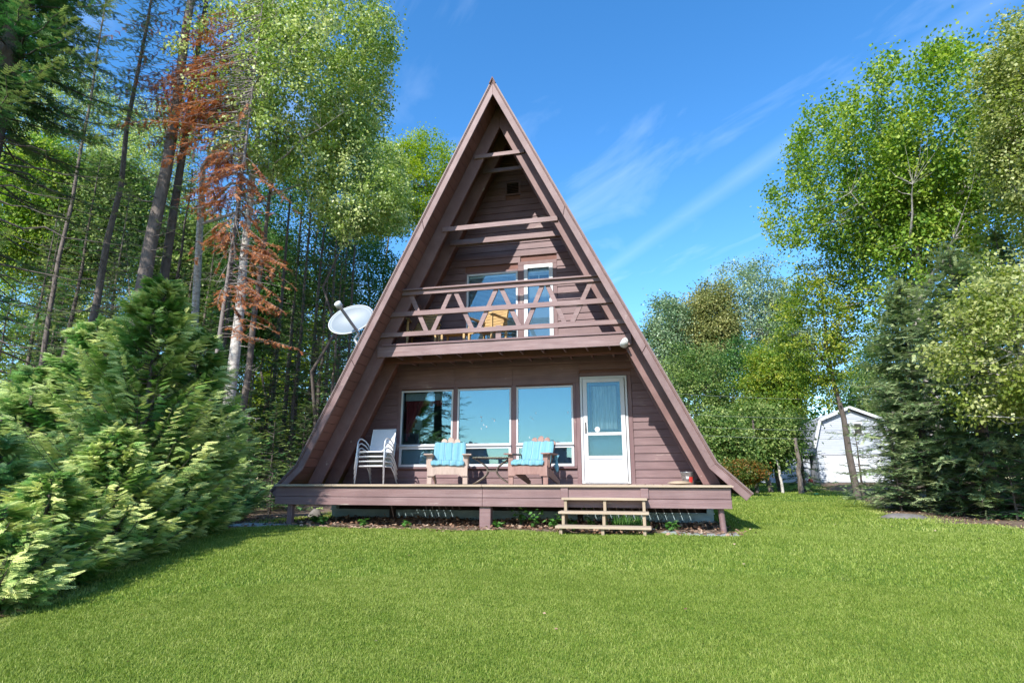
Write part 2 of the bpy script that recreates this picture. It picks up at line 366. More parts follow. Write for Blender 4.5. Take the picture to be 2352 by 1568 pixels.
# sheathing behind (with true openings)
solid_open = [(-2.60, 1.30, .34, 2.0), (1.44, 2.31, -.2, 2.1), (-1.10, .10, 2.78, 4.58), (.2, .9, 2.6, 4.72), (-.16, .12, 6.45, 6.74)]
mb = MB(); zs = sorted({-.3, 7.85} | {o_[2] for o_ in solid_open} | {o_[3] for o_ in solid_open} | set(np.arange(-.1, 7.7, .3)))
for z0, z1 in zip(zs[:-1], zs[1:]):
    w0, w1 = roof_x(z0)-.01, max(roof_x(z1)-.01, .004); iv = [(-w0, w0)]
    for a, b, c, d in solid_open:
        if z1 <= c+.001 or z0 >= d-.001: continue
        out = []
        for p, q in iv:
            if a > p: out.append((p, min(a, q)))
            if b < q: out.append((max(b, p), q))
        iv = out
    for p, q in iv:
        pt = -w1 if p == -w0 else p; qt = w1 if q == w0 else q
        mb.add([(p, .014, z0), (q, .014, z0), (qt, .014, z1), (pt, .014, z1), (p, .09, z0), (q, .09, z0), (qt, .09, z1), (pt, .09, z1)],
               [(0,1,2,3), (7,6,5,4), (0,4,5,1), (1,5,6,2), (2,6,7,3), (3,7,4,0)])
hp(mb.build('wall', 'soffit'))
# flat panels and posts round the big windows
mb = MB()
def pn(x0, x1, z0, z1, y=-.026): mb.box(x0, x1, y, .012, z0, z1)
pn(-2.628, -1.32, 2.022, 2.436); pn(-1.317, -.032, 2.022, 2.20); pn(-1.317, -.032, 2.203, 2.436); pn(-.029, 1.368, 2.022, 2.436)
hp(mb.build('wall_panel', 'paint', bevel=.002))
def boards(nm_, mt, bv, *bs):
    for q in bs: hp(MB().box(*q).build(nm_, mt, bevel=bv))
boards('corner_board', 'paint_v', .003, (-2.626, -2.545, -.038, .012, .345, 2.02), (-1.342, -1.243, -.034, .012, .345, 2.02), (-.056, .054, -.034, .012, .345, 2.02), (1.250, 1.305, -.036, .012, .345, 2.02), (1.309, 1.392, -.048, .012, -.03, 2.02), (2.356, 2.436, -.040, .012, -.03, 2.15))
mb = MB(); mb.box(1.395, 2.436, -.040, .012, 2.152, 2.226); mb.box(1.372, 1.390, -.030, .012, 2.03, 2.436)
hp(mb.build('door_head_trim', 'paint', bevel=.003))
mb = MB(); mb.box(-2.63, -1.30, -.075, .010, .300, .343); mb.box(-1.297, 1.306, -.075, .010, .300, .343)
hp(mb.build('sill_board', 'paint', bevel=.004))
# upper opening trims
boards('corner_board', 'paint_v', .003, (-1.14, -1.085, -.034, .012, 2.7, 4.63), (.092, .228, -.034, .012, 2.7, 4.70), (.88, .965, -.034, .012, 2.7, 4.70), (-1.083, .09, -.032, .012, 4.582, 4.63), (.094, .965, -.030, .012, 4.703, 4.79))

# ---- windows
def frame_mb(x0, x1, z0, z1, t, y0, y1):
    mb = MB(); mb.box(x0, x1, y0, y1, z0, z0+t); mb.box(x0, x1, y0, y1, z1-t, z1)
    mb.box(x0, x0+t, y0, y1, z0+t, z1-t); mb.box(x1-t, x1, y0, y1, z0+t, z1-t); return mb
def window(x0, x1, z0, z1, t, blind=None, y=-.045, lbl=None, glass='glass'):
    f = hp(frame_mb(x0, x1, z0, z1, t, y, .06).build('window', 'white', bevel=.003, label=lbl))
    mb = MB(); mb.box(x0+t, x1-t, y+.022, y+.026, z0+t, z1-t); mb.build('pane', glass, f)
    if blind:
        mb = MB(); mb.box(x0+t+.002, x1-t-.002, .035, .04, z0+t, z1-t); mb.build('blind', blind, f)
    return f
XW = [(-2.543, -1.344), (-1.241, -.058), (.056, 1.248)]
w1 = window(*XW[0], .785, 1.984, .035, None, lbl='large window with a lamp and red curtain behind it')
window(*XW[1], .785, 1.984, .035, 'shade', lbl='large window with a drawn shade coloured teal like reflected sky'); window(*XW[2], .785, 1.984, .035, 'shade')
for a, b in XW: window(a-.0, b+.0, .347, .764, .05, 'shadelow', y=-.05, lbl='low window under a large one')
mb = MB()
for a, b in XW: mb.box(a-.002, b+.002, -.085, -.0, .766, .783)
hp(mb.build('sill', 'white', bevel=.003))
# small ragged white marks on the panes
rnd = random.Random(5)
for cx, cz in ((-.72, 1.38), (-.70, 1.30), (-.66, 1.22), (-.60, 1.18), (-.47, 1.33), (-.42, 1.30), (-.71, 1.13), (.36, 1.35), (.40, 1.30), (.47, 1.42), (1.14, 1.42), (.33, .92)):
    n = 11; a0 = rnd.uniform(0, 6); pts = []
    for i in range(n):
        a = a0+2*math.pi*i/n; r_ = rnd.choice([.004, .009, .022]); pts.append((cx+math.cos(a)*r_, cz+math.sin(a)*r_*1.3))
    hp(MB().add([(p, -.0245, q) for p, q in pts], [tuple(range(n))]).build('pane_mark', 'white'))
# inside of the first window
mb = MB(); mb.box(-2.5, -1.62, .10, .125, 1.78, 1.94); b1 = mb.build('roller_blind', 'cream', w1)
mb = MB()
for i in range(14): mb.box(-2.5+i*.06, -2.5+i*.06+.055, .135+(.012 if i % 2 else 0), .165, 1.60+.1*abs(math.sin(i)), 1.79)
mb.build('valance', 'red', w1)
mb = MB()
for i in range(7): mb.box(-2.5+i*.05, -2.5+i*.05+.045, .17+(.02 if i % 2 else 0), .20, .9+.10*i, 1.79)
mb.build('curtain', 'red', w1)
# interior room
mb = MB(); mb.box(-2.66, 2.66, 3.4, 3.5, 0, 2.4); mb.box(-3.3, 3.3, .1, 3.5, -.1, -.02); mb.box(-2.62, 2.62, .1, 3.5, 2.42, 2.46)
mb.box(1.34, 1.40, .1, 3.4, 0, 2.4)
hp(mb.build('room', 'interior', label='dark living room behind the windows'))
mb = MB(); mb.box(-1.12, .12, .12, .16, 2.8, 4.6); mb.box(-2.4, 2.4, .09, 3.5, 2.60, 2.66); mb.box(-1.8, 1.8, 3.4, 3.5, 2.67, 4.0)
hp(mb.build('loft', 'interior'))
# ---- balcony-level window with blinds
uw = window(-1.083, .09, 2.85, 4.580, .04, None, glass='glassup', lbl='tall upstairs window with white slatted blinds')
mb = MB()
for i in range(56):
    zz = 2.92+i*.0292
    mb.add([(-1.04, .03, zz), (.05, .03, zz), (.05, .048, zz+.018), (-1.04, .048, zz+.018)], [(0, 1, 2, 3)])
mb.box(-1.04, .05, .026, .052, 4.50, 4.545)
mb.build('blind', 'blind', uw)
# ---- balcony door
ud = hp(frame_mb(.232, .876, 2.70, 4.698, .085, -.052, .06).build('balcony_door', 'white', bevel=.004, label='white framed door onto the balcony'))
mb = MB(); mb.box(.318, .79, -.02, -.016, 2.72, 4.60); mb.build('pane', 'glassclear', ud)
mb = MB(); mb.box(.318, .79, .02, .05, 2.72, 4.60); mb.build('door_leaf', 'white', ud)
mb = MB()
for k in range(2): mb.box(.345+k*.225, .345+k*.225+.195, .012, .018, 4.24, 4.45)
mb.build('top_light', 'tealdark', ud)
# ---- gable vent
mb = frame_mb(-.195, .145, 6.425, 6.765, .03, -.05, .02)
v = hp(mb.build('gable_vent', 'paint'))
mb = MB()
for i in range(7):
    zz = 6.46+i*.04
    mb.add([(-.165, -.038, zz), (.115, -.038, zz), (.115, -.002, zz+.03), (-.165, -.002, zz+.03)], [(0, 1, 2, 3)])
mb.build('louvre', 'paint', v); mb = MB(); mb.box(-.165, .115, .004, .012, 6.455, 6.735); mb.build('vent_back', 'dark', v)
# ---- storm door
sd = hp(frame_mb(1.399, 2.350, .006, 2.145, .045, -.062, .06).build('storm_door', 'white', bevel=.004, label='white aluminium storm door'))
mb = MB(); x0, x1 = 1.455, 2.294
mb.box(x0, x0+.085, -.082, -.052, .03, 2.095); mb.box(x1-.085, x1, -.082, -.052, .03, 2.095)
mb.box(x0+.085, x1-.085, -.082, -.052, 2.02, 2.095); mb.box(x0+.085, x1-.085, -.082, -.052, .03, .085)
mb.box(x0+.085, x1-.085, -.084, -.050, .945, 1.005); mb.box(x0+.085, x1-.085, -.084, -.050, .485, .545)
mb.build('door_leaf', 'white', sd, bevel=.004)
mb = MB(); mb.box(x0+.087, x1-.087, -.072, -.060, .087, .483); mb.build('kick_panel', 'grille', sd)
mb = MB(); mb.box(x0+.087, x1-.087, -.068, -.064, 1.007, 2.018); mb.box(x0+.087, x1-.087, -.067, -.063, .547, .943); mb.build('pane', 'glassclear', sd)
mb = MB(); mb.tube([(x0+.045, -.086, .99), (x0+.045, -.112, 1.02), (x0+.045, -.118, 1.08), (x0+.045, -.112, 1.14), (x0+.045, -.086, 1.18)], [.007, .009, .012, .009, .007], 6)
mb.box(x0+.032, x0+.058, -.09, -.083, .98, 1.21); mb.build('handle', 'black', sd)
mb = MB(); mb.box(1.50, 2.25, .03, .055, .02, .98); mb.box(1.50, 1.60, .03, .055, .98, 2.09); mb.box(2.15, 2.25, .03, .055, .98, 2.09); mb.box(1.6, 2.15, .03, .055, 1.98, 2.09)
for k in range(2):
    a = 1.60+k*.31; fr = frame_mb(a, a+.22, .25, .86, .025, .018, .03); mb.add(fr.v, fr.f); mb.box(a+.05, a+.17, .02, .03, .30, .81)
dl = mb.build('inner_door', 'teal', sd)
fr = frame_mb(1.575, 2.175, 1.03, 2.0, .045, .012, .03); fr.build('inner_door_trim', 'tealdark', sd)
mb = MB(); n = 34; vs = []; fs = []
for i in range(n+1):
    x = 1.6+.55*i/n; y = .062+.012*math.sin(i*1.15)+.006*math.sin(i*2.9)
    vs += [(x, y, 1.02), (x, y, 1.99)]
mb.add(vs, [(2*i, 2*i+2, 2*i+3, 2*i+1) for i in range(n)]); mb.build('lace_curtain', 'lace', sd)
mb = MB(); mb.lathe([(0, 0), (.055, 0), (.055, .003), (0, .003)], (1.73, -.0685, 1.065), 8, Matrix.Rotation(R(90), 4, 'X')); mb.build('window_sticker', 'white', sd)

# ---- balcony
mb = MB(); mb.beam((-2.505, -1.385, 2.575), (2.515, -1.385, 2.575), .04, .215); rim = hp(mb.build('balcony_rim_board', 'rail', bevel=.004))
mb = MB(); x = -2.44
y0 = -1.43
nb = 9
for i in range(nb):
    a = y0+i*(1.385/nb); mb.box(-roof_x(2.70)+.06 if i else -2.40, roof_x(2.70)-.06 if i else 2.40, a, a+1.385/nb-.006, 2.686, 2.722)
hp(mb.build('balcony_floor', 'paint', bevel=.003))
for y, z0, mt in ((-.775, 2.463, 'paint'), (-.665, 2.463, 'paint')):
    mb = MB(); mb.box(-2.64, 2.60, y-.018, y+.018, z0, 2.684); hp(mb.build('balcony_beam', 'soffit', bevel=.003))
mb = MB(); mb.box(-2.66, 2.66, -.072, -.034, 2.44, 2.684); hp(mb.build('ledger', 'paint', bevel=.003))
for i in range(11):
    x = -2.21+i*.43
    mb = MB(); mb.box(x-.018, x+.018, -1.362, -.796, 2.515, 2.684); mb.box(x+.03-.018, x+.03+.018, -.645, -.075, 2.515, 2.684)
    hp(mb.build('joist', 'paint_d', bevel=.003))
rail = hp(MB().box(-2.035, 2.015, -1.405, -1.366, 3.728, 3.815).build('balcony_railing', 'rail', bevel=.004))
MB().box(-2.03, 2.0, -1.455, -1.335, 3.817, 3.852).build('top_rail_cap', 'rail', rail, bevel=.004)
MB().box(-2.28, 2.26, -1.405, -1.366, 3.292, 3.392).build('middle_rail', 'rail', rail, bevel=.004)
MB().box(-2.49, 2.48, -1.405, -1.366, 2.872, 2.965).build('lower_rail', 'rail', rail, bevel=.004)
MB().box(-.06, .05, -1.36, -1.322, 2.724, 3.0).build('rail_post', 'rail', rail, bevel=.004)
zx = [-1.90, -1.42, -.95, -.47, 0.0, .48, .92, 1.36, 1.86]
for i in range(8):
    a, b = zx[i], zx[i+1]; za, zb = (3.735, 2.93) if i % 2 == 0 else (2.93, 3.735)
    dx = .05 if b > a else -.05
    p = (a+.055, b-.055)
    mb = MB(); dxn = Vector((p[1]-p[0], 0, zb-za)); L_ = dxn.length; hx = .045*L_/abs(zb-za)
    q = [(p[0]-hx, za), (p[0]+hx, za), (p[1]+hx, zb), (p[1]-hx, zb)]
    if za > zb: q = q[::-1]
    mb.prism(q[::-1], -1.362+.0, -1.326) if False else mb.prism(q[::-1], -1.364, -1.328)
    mb.build('brace', 'rail', rail, bevel=.003)
# floodlight under the balcony corner
fl = empty('floodlight', (2.40, -1.41, 2.545), 0, 'small round white floodlight on the right end of the balcony rim', 'floodlight')
MB().lathe([(0, 0), (.055, 0), (.055, .02), (.03, .03), (0, .03)], (0, -.0, 0), 16, Matrix.Rotation(R(90), 4, 'X')).build('mounting_plate', 'white', fl)
MB().tube([(0, -.03, 0), (-.01, -.06, -.01)], .02, 10).build('neck', 'white', fl)
MB().lathe([(.0, -.09), (.075, -.085), (.078, -.075), (.05, .0), (.03, .06), (0, .065)], (-.02, -.10, -.035), 16, Matrix.Rotation(R(-35), 4, 'X')).build('lamp_head', 'white', fl, smooth=True)
# foundation
mb = MB(); mb.box(-4.08, 3.84, .0, .12, -1.0, -.555); mb.box(-4.10, 3.86, -.03, .0, -.555, -.53)
hp(mb.build('foundation_wall', 'founda', bevel=.006))
for q in (-4.08, 3.72): hp(MB().box(q, q+.12, -.02, .1, -.53, -.30).build('foundation_pier', 'founda'))
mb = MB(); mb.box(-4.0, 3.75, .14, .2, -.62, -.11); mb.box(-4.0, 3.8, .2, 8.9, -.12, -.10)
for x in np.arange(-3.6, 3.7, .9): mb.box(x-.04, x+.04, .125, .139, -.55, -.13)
hp(mb.build('crawl_space_backing', 'dark'))  # dark sheet standing in for the open, shaded gap above the foundation
mb = MB(); mb.prism([(-3.9, -.1), (3.9, -.1), (0, 7.9)], BACK-.12, BACK-.06); hp(mb.build('back_wall', 'paint'))

# ================================================================== DECK
deck = empty('wooden_deck', (0, -1.2, -.7), 0, 'low brown wooden deck across the cottage front on short posts', 'deck')
def dp(o): o.parent = deck; o.matrix_parent_inverse = Matrix.Translation((0, 1.2, .7)); return o
mb = MB(); x = -3.88; rnd = random.Random(2)
while x < 3.85:
    w = .132; mb.box(x, x+w, -2.275, -.033, -.026, -.004+rnd.uniform(-.0015, .0015)); x += w+.016
dp(mb.build('floorboards', 'decking'))
mb = MB(); mb.box(-3.915, -.02, -2.372, -2.283, -.030, .004); mb.box(-.016, 3.915, -2.372, -2.283, -.030, .004)
dp(mb.build('edge_board', 'pine', bevel=.003, label='pale unpainted board along the deck edge'))
for nm, z0, z1, seg, jit in (('upper', -.205, -.036, (-3.895, -.012, 1.372, 2.63, 3.90), 0), ('lower', -.345, -.2115, (-3.90, -.012, 3.905), .003)):
    mb = MB()
    for a, b in zip(seg[:-1], seg[1:]):
        mb.box(a, b-.004, -2.318-jit, -2.278, z0, z1)
    dp(mb.build('fascia_board', 'fascia', bevel=.004))
for x in (1.30, 2.56): dp(MB().box(x, x+.12, -2.345, -2.3215, -.205, -.037).build('fascia_cleat', 'fascia', bevel=.003))
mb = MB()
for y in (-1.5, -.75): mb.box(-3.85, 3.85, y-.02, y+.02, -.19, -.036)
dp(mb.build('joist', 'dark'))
for s in (-1, 1): dp(MB().box(s*3.89-.018, s*3.89+.018, -2.272, -.04, -.34, -.038).build('end_board', 'fascia'))
dp(MB().box(-.075, .115, -2.31+.04, -2.13, -.76, -.342).build('post', 'fascia', bevel=.006))
dp(MB().box(-3.68, -3.585, -2.25, -2.16, -.76, -.342).build('post', 'fascia', bevel=.006))
dp(MB().tube([(3.745, -2.2, -.345), (3.77, -2.2, -.76)], .045, 12).build('post', 'fascia'))
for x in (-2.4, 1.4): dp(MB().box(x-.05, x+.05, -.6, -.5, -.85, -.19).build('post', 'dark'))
for x, y, l in ((3.45, -2.42, 'flat concrete slab under the right deck post'), (-3.75, -2.5, 'flat concrete slab under the left deck post')):
    rnd = random.Random(int(x*10)); n = 14; w, d = (.62, .35) if x > 0 else (.75, .35)
    ps = [(w*math.copysign(abs(math.cos(t))**.5, math.cos(t))*rnd.uniform(.93, 1.03), d*math.copysign(abs(math.sin(t))**.5, math.sin(t))*rnd.uniform(.93, 1.03)) for t in [2*math.pi*k/n for k in range(n)]]
    mb = MB(); mb.add([(p, q, 0) for p, q in ps]+[(p*.98, q*.98, .075) for p, q in ps], [tuple(range(n-1, -1, -1)), tuple(range(n, 2*n))]+[(k, (k+1) % n, (k+1) % n+n, k+n) for k in range(n)])
    o = mb.build('concrete_slab', 'concrete', bevel=.01); o.location = (x, y, -.765); o.rotation_euler = (0, .015, .04); tag(o, l, 'slab')
# ---- steps
st = empty('wooden_steps', (2.0, -2.65, -.7), 0, 'open three-step stair of bare pale wood against the deck', 'steps')
def sp(o): o.parent = st; o.matrix_parent_inverse = Matrix.Translation((-2.0, 2.65, .7)); return o
for x0, x1, y0, z1, m_ in ((1.335, 2.655, -2.50, -.19, 0), (1.322, 2.675, -2.78, -.385, 0), (1.315, 2.70, -3.06, -.575, 0)):
    sp(MB().box(x0, x1, y0, y0+.15, z1-.036, z1).box(x0+.004, x1-.004, y0+.158, y0+(.165 if y0 > -2.6 else .30), z1-.036, z1).build('tread', 'pine', bevel=.004))
for x in (1.37, 1.985, 2.58):
    mb = MB(); mb.prism([(x, 0), (x+.001, 0), (x, .001)], 0, .001); mb = MB()
    prof = [(-2.34, -.227), (-2.47, -.227), (-2.47, -.422), (-2.74, -.422), (-2.74, -.612), (-3.02, -.612), (-3.02, -.76), (-2.80, -.76), (-2.34, -.50)]
    n = len(prof); w = .045
    mb.add([(x, y, z) for y, z in prof]+[(x+w, y, z) for y, z in prof], [tuple(range(n-1, -1, -1)), tuple(range(n, 2*n))]+[(k, (k+1) % n, (k+1) % n+n, k+n) for k in range(n)])
    sp(mb.build('stringer', 'pineup', bevel=.003))

# ================================================================== FURNITURE
def adirondack(name, loc, rz, mat, label, cushion_label):
    t = empty(name, loc, rz, label, 'chair')
    for s in (-1, 1):
        MB().box(s*.33-.045, s*.33+.045, -.345, -.31, 0, .525).build('leg', mat, t, bevel=.004)
        mb = MB(); q = [(-.30, .33), (-.30, .20), (.52, 0.0), (.62, 0.0), (.62, .06), (.05, .28)]
        x = s*.295; n = len(q); w = .03
        mb.add([(x-w/2, y, z) for y, z in q]+[(x+w/2, y, z) for y, z in q], [tuple(range(n)), tuple(range(2*n-1, n-1, -1))]+[(k, k+n, (k+1) % n+n, (k+1) % n) for k in range(n)])
        mb.build('side_rail', mat, t, bevel=.003)
        mb = MB(); q = [(s*.27, -.42), (s*.44, -.42), (s*.45, -.30), (s*.43, .0), (s*.37, .36), (s*.31, .36), (s*.28, .0)]
        n = len(q); mb.add([(x, y, .527+.0*y) for x, y in q]+[(x, y, .552) for x, y in q], [tuple(range(n)), tuple(range(2*n-1, n-1, -1))]+[(k, k+n, (k+1) % n+n, (k+1) % n) for k in range(n)])
        mb.build('armrest', mat, t, bevel=.004)
        q = [(-.305, .52), (-.305, .30), (-.20, .52)]; n = 3; x = s*.385; mb = MB()
        mb.add([(x-.012, y, z) for y, z in q]+[(x+.012, y, z) for y, z in q], [tuple(range(n)), tuple(range(2*n-1, n-1, -1))]+[(k, k+n, (k+1) % n+n, (k+1) % n) for k in range(n)])
        mb.build('arm_bracket', mat, t)
    # apron with scalloped lower edge
    q = [(-.372, .145), (-.25, .145), (-.215, .175), (.215, .175), (.25, .145), (.372, .145), (.372, .33), (-.372, .33)]
    mb = MB(); mb.prism(q, -.372, -.348); mb.build('apron', mat, t, bevel=.003)
    for i in range(6):
        y = -.30+i*.075; z = .345-i*.022
        MB().box(-.30, .30, y, y+.062, z-.02, z).build('seat_slat', mat, t, bevel=.004)
    tops = [.80, .875, .905, .875, .80]
    for i in range(5):
        xb = (i-2)*.105; xt = (i-2)*.128; h = tops[i]; w0, w1 = .046, .060
        yb, zb_ = .12, .20; lean = .46
        def bp(u, h_): return (u, yb+(h_-zb_)*lean, h_)
        n = 8; pts = [bp(xb-w0, zb_), bp(xb+w0, zb_)]
        for k in range(n+1):
            a = math.pi*k/n; pts.append(bp(xt+w1*math.cos(a), h-.06+.06*math.sin(a)))
        m_ = len(pts); mb = MB(); mb.add([p for p in pts]+[(p[0], p[1]+.02, p[2]+.008) for p in pts], [tuple(range(m_)), tuple(range(2*m_-1, m_-1, -1))]+[(k, k+m_, (k+1) % m_+m_, (k+1) % m_) for k in range(m_)])
        mb.build('back_slat', mat, t, bevel=.003)
    MB().beam((-.36, .33, .52), (.36, .33, .52), .03, .06).build('back_brace', mat, t)
    # cushion lying on the chair
    mb = MB(); prof = [(-.375, .30), (-.36, .365), (-.28, .385), (-.10, .345), (.04, .305), (.09, .33), (.17, .45), (.24, .60), (.315, .765)]
    nx = 18; rnd = random.Random(len(label)); vs = []; np_ = len(prof)
    # resample
    fine = []
    for a, b in zip(prof[:-1], prof[1:]):
        for k in range(3): fine.append((a[0]+(b[0]-a[0])*k/3, a[1]+(b[1]-a[1])*k/3))
    fine.append(prof[-1]); m_ = len(fine)
    for j, (y, z) in enumerate(fine):
        s_ = j/(m_-1); hw = .30+.015*math.sin(s_*9)
        for i in range(nx+1):
            u = i/nx*2-1; e = 1-abs(u)**6
            puff = .016*math.sin(i*1.57+.4*math.sin(j*.7))+.012*math.sin(j*1.1+i*.35)+rnd.gauss(0, .004)
            vs.append((u*hw, y-.03*e*0-puff*.5, z+.012*e+puff*.6))
    fs = [(j*(nx+1)+i, j*(nx+1)+i+1, (j+1)*(nx+1)+i+1, (j+1)*(nx+1)+i) for j in range(m_-1) for i in range(nx)]
    c = MB(); c.add(vs, fs); o = c.build('chair_cushion', 'cushion', None, smooth=True, solid=.045)
    o.location = Vector(loc)+Matrix.Rotation(rz, 3, 'Z')@Vector((0, -.015, .025)); o.rotation_euler = (0, 0, rz)
    ss = o.modifiers.new('sub', 'SUBSURF'); ss.levels = 1; ss.render_levels = 1
    tag(o, cushion_label, 'cushion', 'turquoise cushions on the wooden chairs'); t['group'] = 'slatted wooden porch chairs'
adirondack('wooden_armchair', (-1.03, -1.12, 0), R(15), 'weathered', 'weathered pale wooden armchair with fan back below the windows', 'turquoise striped cushion on the pale wooden armchair')
adirondack('wooden_armchair', (.63, -1.12, 0), R(-8), 'cedarwood', 'reddish brown wooden armchair turned sideways near the door', 'turquoise striped cushion on the reddish brown armchair')
# towel corner over the arm
mb = MB(); n = 8; vs = []
for i in range(n+1):
    t_ = i/n; zz = .50-.30*t_; w = .09*(1-t_)**.7+.01
    for k in range(4): vs.append((-w/2+w*k/3+.02*math.sin(t_*6+k), -.01*math.cos(k*2+t_*4), zz))
mb.add(vs, [(i*4+k, i*4+k+1, (i+1)*4+k+1, (i+1)*4+k) for i in range(n) for k in range(3)])
o = mb.build('towel', 'cushion', None, smooth=True, solid=.012); o.location = (1.055, -1.12, .02); o.rotation_euler = (0, 0, R(-10)); tag(o, 'small turquoise towel hanging beside the reddish brown armchair', 'towel')

# stacked patio chairs
def patio_chair(loc, rz, label):
    t = empty('stacking_chair', loc, rz, label, 'chair', 'silver patio chairs in one stack')
    for s in (-1, 1):
        x = s*.30
        MB().tube([(x*1.06, -.27, 0), (x*1.03, -.25, .25), (x, -.235, .46), (x, -.22, .54), (x, -.17, .595), (x, -.09, .61), (x*.98, .05, .57), (x*.95, .16, .50), (x*.93, .20, .44)], .014, 8).build('arm_frame', 'silver', t, smooth=True)
        MB().tube([(x*.93, -.20, .335), (x*.9, .10, .33), (x*.93, .22, .22), (x*1.0, .34, 0)], .013, 8).build('leg', 'silver', t, smooth=True)
    w = .26
    MB().tube([(-w, -.225, .345), (w, -.225, .345)], .013, 8).build('seat_bar', 'silver', t)
    MB().tube([(-w, .17, .34), (-w, .22, .5), (-w, .30, .82), (w, .30, .82), (w, .22, .5), (w, .17, .34)], .012, 8).build('back_frame', 'silver', t, smooth=True)
    vs = [(-w, -.22, .355), (w, -.22, .355), (-w, 0, .33), (w, 0, .33), (-w, .16, .335), (w, .16, .335), (-w, .22, .50), (w, .22, .50), (-w, .298, .82), (w, .298, .82)]
    MB().add(vs, [(0, 1, 3, 2), (2, 3, 5, 4), (4, 5, 7, 6), (6, 7, 9, 8)]).build('sling', 'sling', t, solid=.008)
    return t
nm = ['bottom silver patio chair of the stack left of the windows', 'second silver patio chair from the bottom of the stack', 'third silver patio chair from the bottom of the stack', 'top silver patio chair of the stack with its grey sling showing']
c0 = patio_chair((-2.66, -.86, .0), R(-3), nm[0])
for i in range(1, 4):
    c = copy_tree(c0); c.location = (-2.66+.004*i, -.86-.018*i, .092*i); c['label'] = nm[i]
# side table
t = empty('side_table', (-.13, -1.25, 0), R(12), 'glass-topped side table with curved dark metal legs between the armchairs', 'table')
MB().box(-.33, .33, -.24, .24, .482, .490).build('table_top', 'tableglass', t)
fr = MB()
P = [(-.36, -.16), (-.26, -.26), (.26, -.26), (.36, -.16), (.36, .16), (.26, .26), (-.26, .26), (-.36, .16)]
for a, b in zip(P, P[1:]+P[:1]): fr.beam((a[0], a[1], .475), (b[0], b[1], .475), .024, .018)
fr.build('rim', 'bronze', t)
for sx in (-1, 1):
    for sy in (-1, 1):
        pts = [(sx*(.35-.27*math.sin(a)), sy*.17, .475-.475*(i/10)) for i, a in enumerate([math.pi*k/10 for k in range(11)])]
        MB().tube(pts, .014, 6).build('leg', 'bronze', t, smooth=True)
mb = MB(); mb.beam((-.1, -.17, .24), (.1, -.17, .24), .02, .02); mb.beam((-.1, .17, .24), (.1, .17, .24), .02, .02); mb.beam((0, -.17, .24), (0, .17, .24), .02, .02); mb.build('stretcher', 'bronze', t)
# floor lamp behind the first window
t = empty('floor_lamp', (-2.36, .42, 0), 0, 'lamp with white drum shade seen through the left window', 'lamp')
MB().lathe([(.15, 1.17), (.115, 1.47), (.112, 1.47), (.147, 1.17)], (0, 0, 0), 24).build('lamp_shade', 'cream', t, smooth=True)
MB().tube([(0, 0, .02), (0, 0, 1.2)], .012, 8).lathe([(0, 0), (.14, 0), (.14, .02), (0, .03)], (0, 0, 0), 16).lathe([(0, .9), (.03, .93), (.0, .97), (.03, 1.0), (0, 1.03)], (0, 0, 0), 10).build('stand', 'black', t)
mb = MB(); mb.tube([(.1, 0, 1.2), (.12, 0, 1.0), (.05, 0, .8)], .004, 5).build('cord', 'cream', t)
# sofa back
mb = MB(); mb.box(-2.2, -1.3, .35, .55, .1, .92); o = mb.build('sofa', 'grayfab', bevel=.05); tag(o, 'grey sofa back seen low in the left window', 'sofa')

# metal bucket etc.
t = empty('metal_bucket', (3.36, -1.0, 0), 0, 'galvanised metal bucket with a red and white patch at the right deck end', 'bucket')
MB().lathe([(0, .004), (.088, .004), (.118, .205), (.126, .21), (.126, .216), (.116, .214), (.085, .01), (0, .01)], (0, 0, 0), 28).build('pail', 'galv', t, smooth=True)
n = 10
for nm_, mt, a0, a1, z0, z1 in (('red_patch', 'redpaint', -1.45, -.75, .03, .13), ('white_patch', 'white', -1.9, -1.45, .10, .14)):
    vs = []
    for i in range(n+1):
        a = a0+(a1-a0)*i/n; j = .012*math.sin(i*2.3)
        for z in (z0+j, z1+j): r = .0892+.030*z/.205+.0006+.0004; vs.append((r*math.cos(a), r*math.sin(a), z))
    MB().add(vs, [(2*i, 2*i+2, 2*i+3, 2*i+1) for i in range(n)]).build(nm_, mt, t)
MB().tube([(.122*math.cos(a), -.02-.05*math.sin(a)-.03, .21-.07*math.sin(a)) for a in [math.pi*k/12 for k in range(13)]], .003, 5).build('handle', 'black', t)
def blob(name, mat, c, rx, ry, rz_, lab, cat, seed=1, rough=.15, parent=None, n=14, m_=9):
    rnd = random.Random(seed); ph = [rnd.uniform(0, 6) for _ in range(6)]; vs = []; fs = []
    for i in range(m_+1):
        th = math.pi*i/m_
        for j in range(n):
            p = 2*math.pi*j/n; x, y, z = math.sin(th)*math.cos(p), math.sin(th)*math.sin(p), math.cos(th)
            k = 1+rough*(math.sin(3*x+ph[0])+math.sin(4*y+ph[1])+math.sin(5*z+ph[2])+.6*math.sin(7*x+5*y+ph[3]))*.5
            vs.append((x*rx*k, y*ry*k, z*rz_*k))
    fs = [(i*n+j, (i+1)*n+j, (i+1)*n+(j+1) % n, i*n+(j+1) % n) for i in range(m_) for j in range(n)]
    o = MB().add(vs, fs).build(name, mat, parent, smooth=True); o.location = c
    if lab: tag(o, lab, cat)
    return o
blob('paper_sack', 'pine', (3.20, -1.30, .03), .20, .10, .032, 'flat tan sack lying beside the metal bucket', 'sack', 4, .12)
blob('dark_bag', 'black', (3.60, -.85, .045), .12, .12, .05, 'crumpled dark bag behind the metal bucket', 'bag', 9, .3)
t = empty('planter', (3.72, -1.15, 0), 0, 'small reddish pot at the far right of the deck', 'pot')
MB().lathe([(0, .004), (.055, .004), (.07, .075), (.078, .08), (.07, .085), (.05, .02), (0, .02)], (0, 0, 0), 18).build('pot', 'terracotta', t)
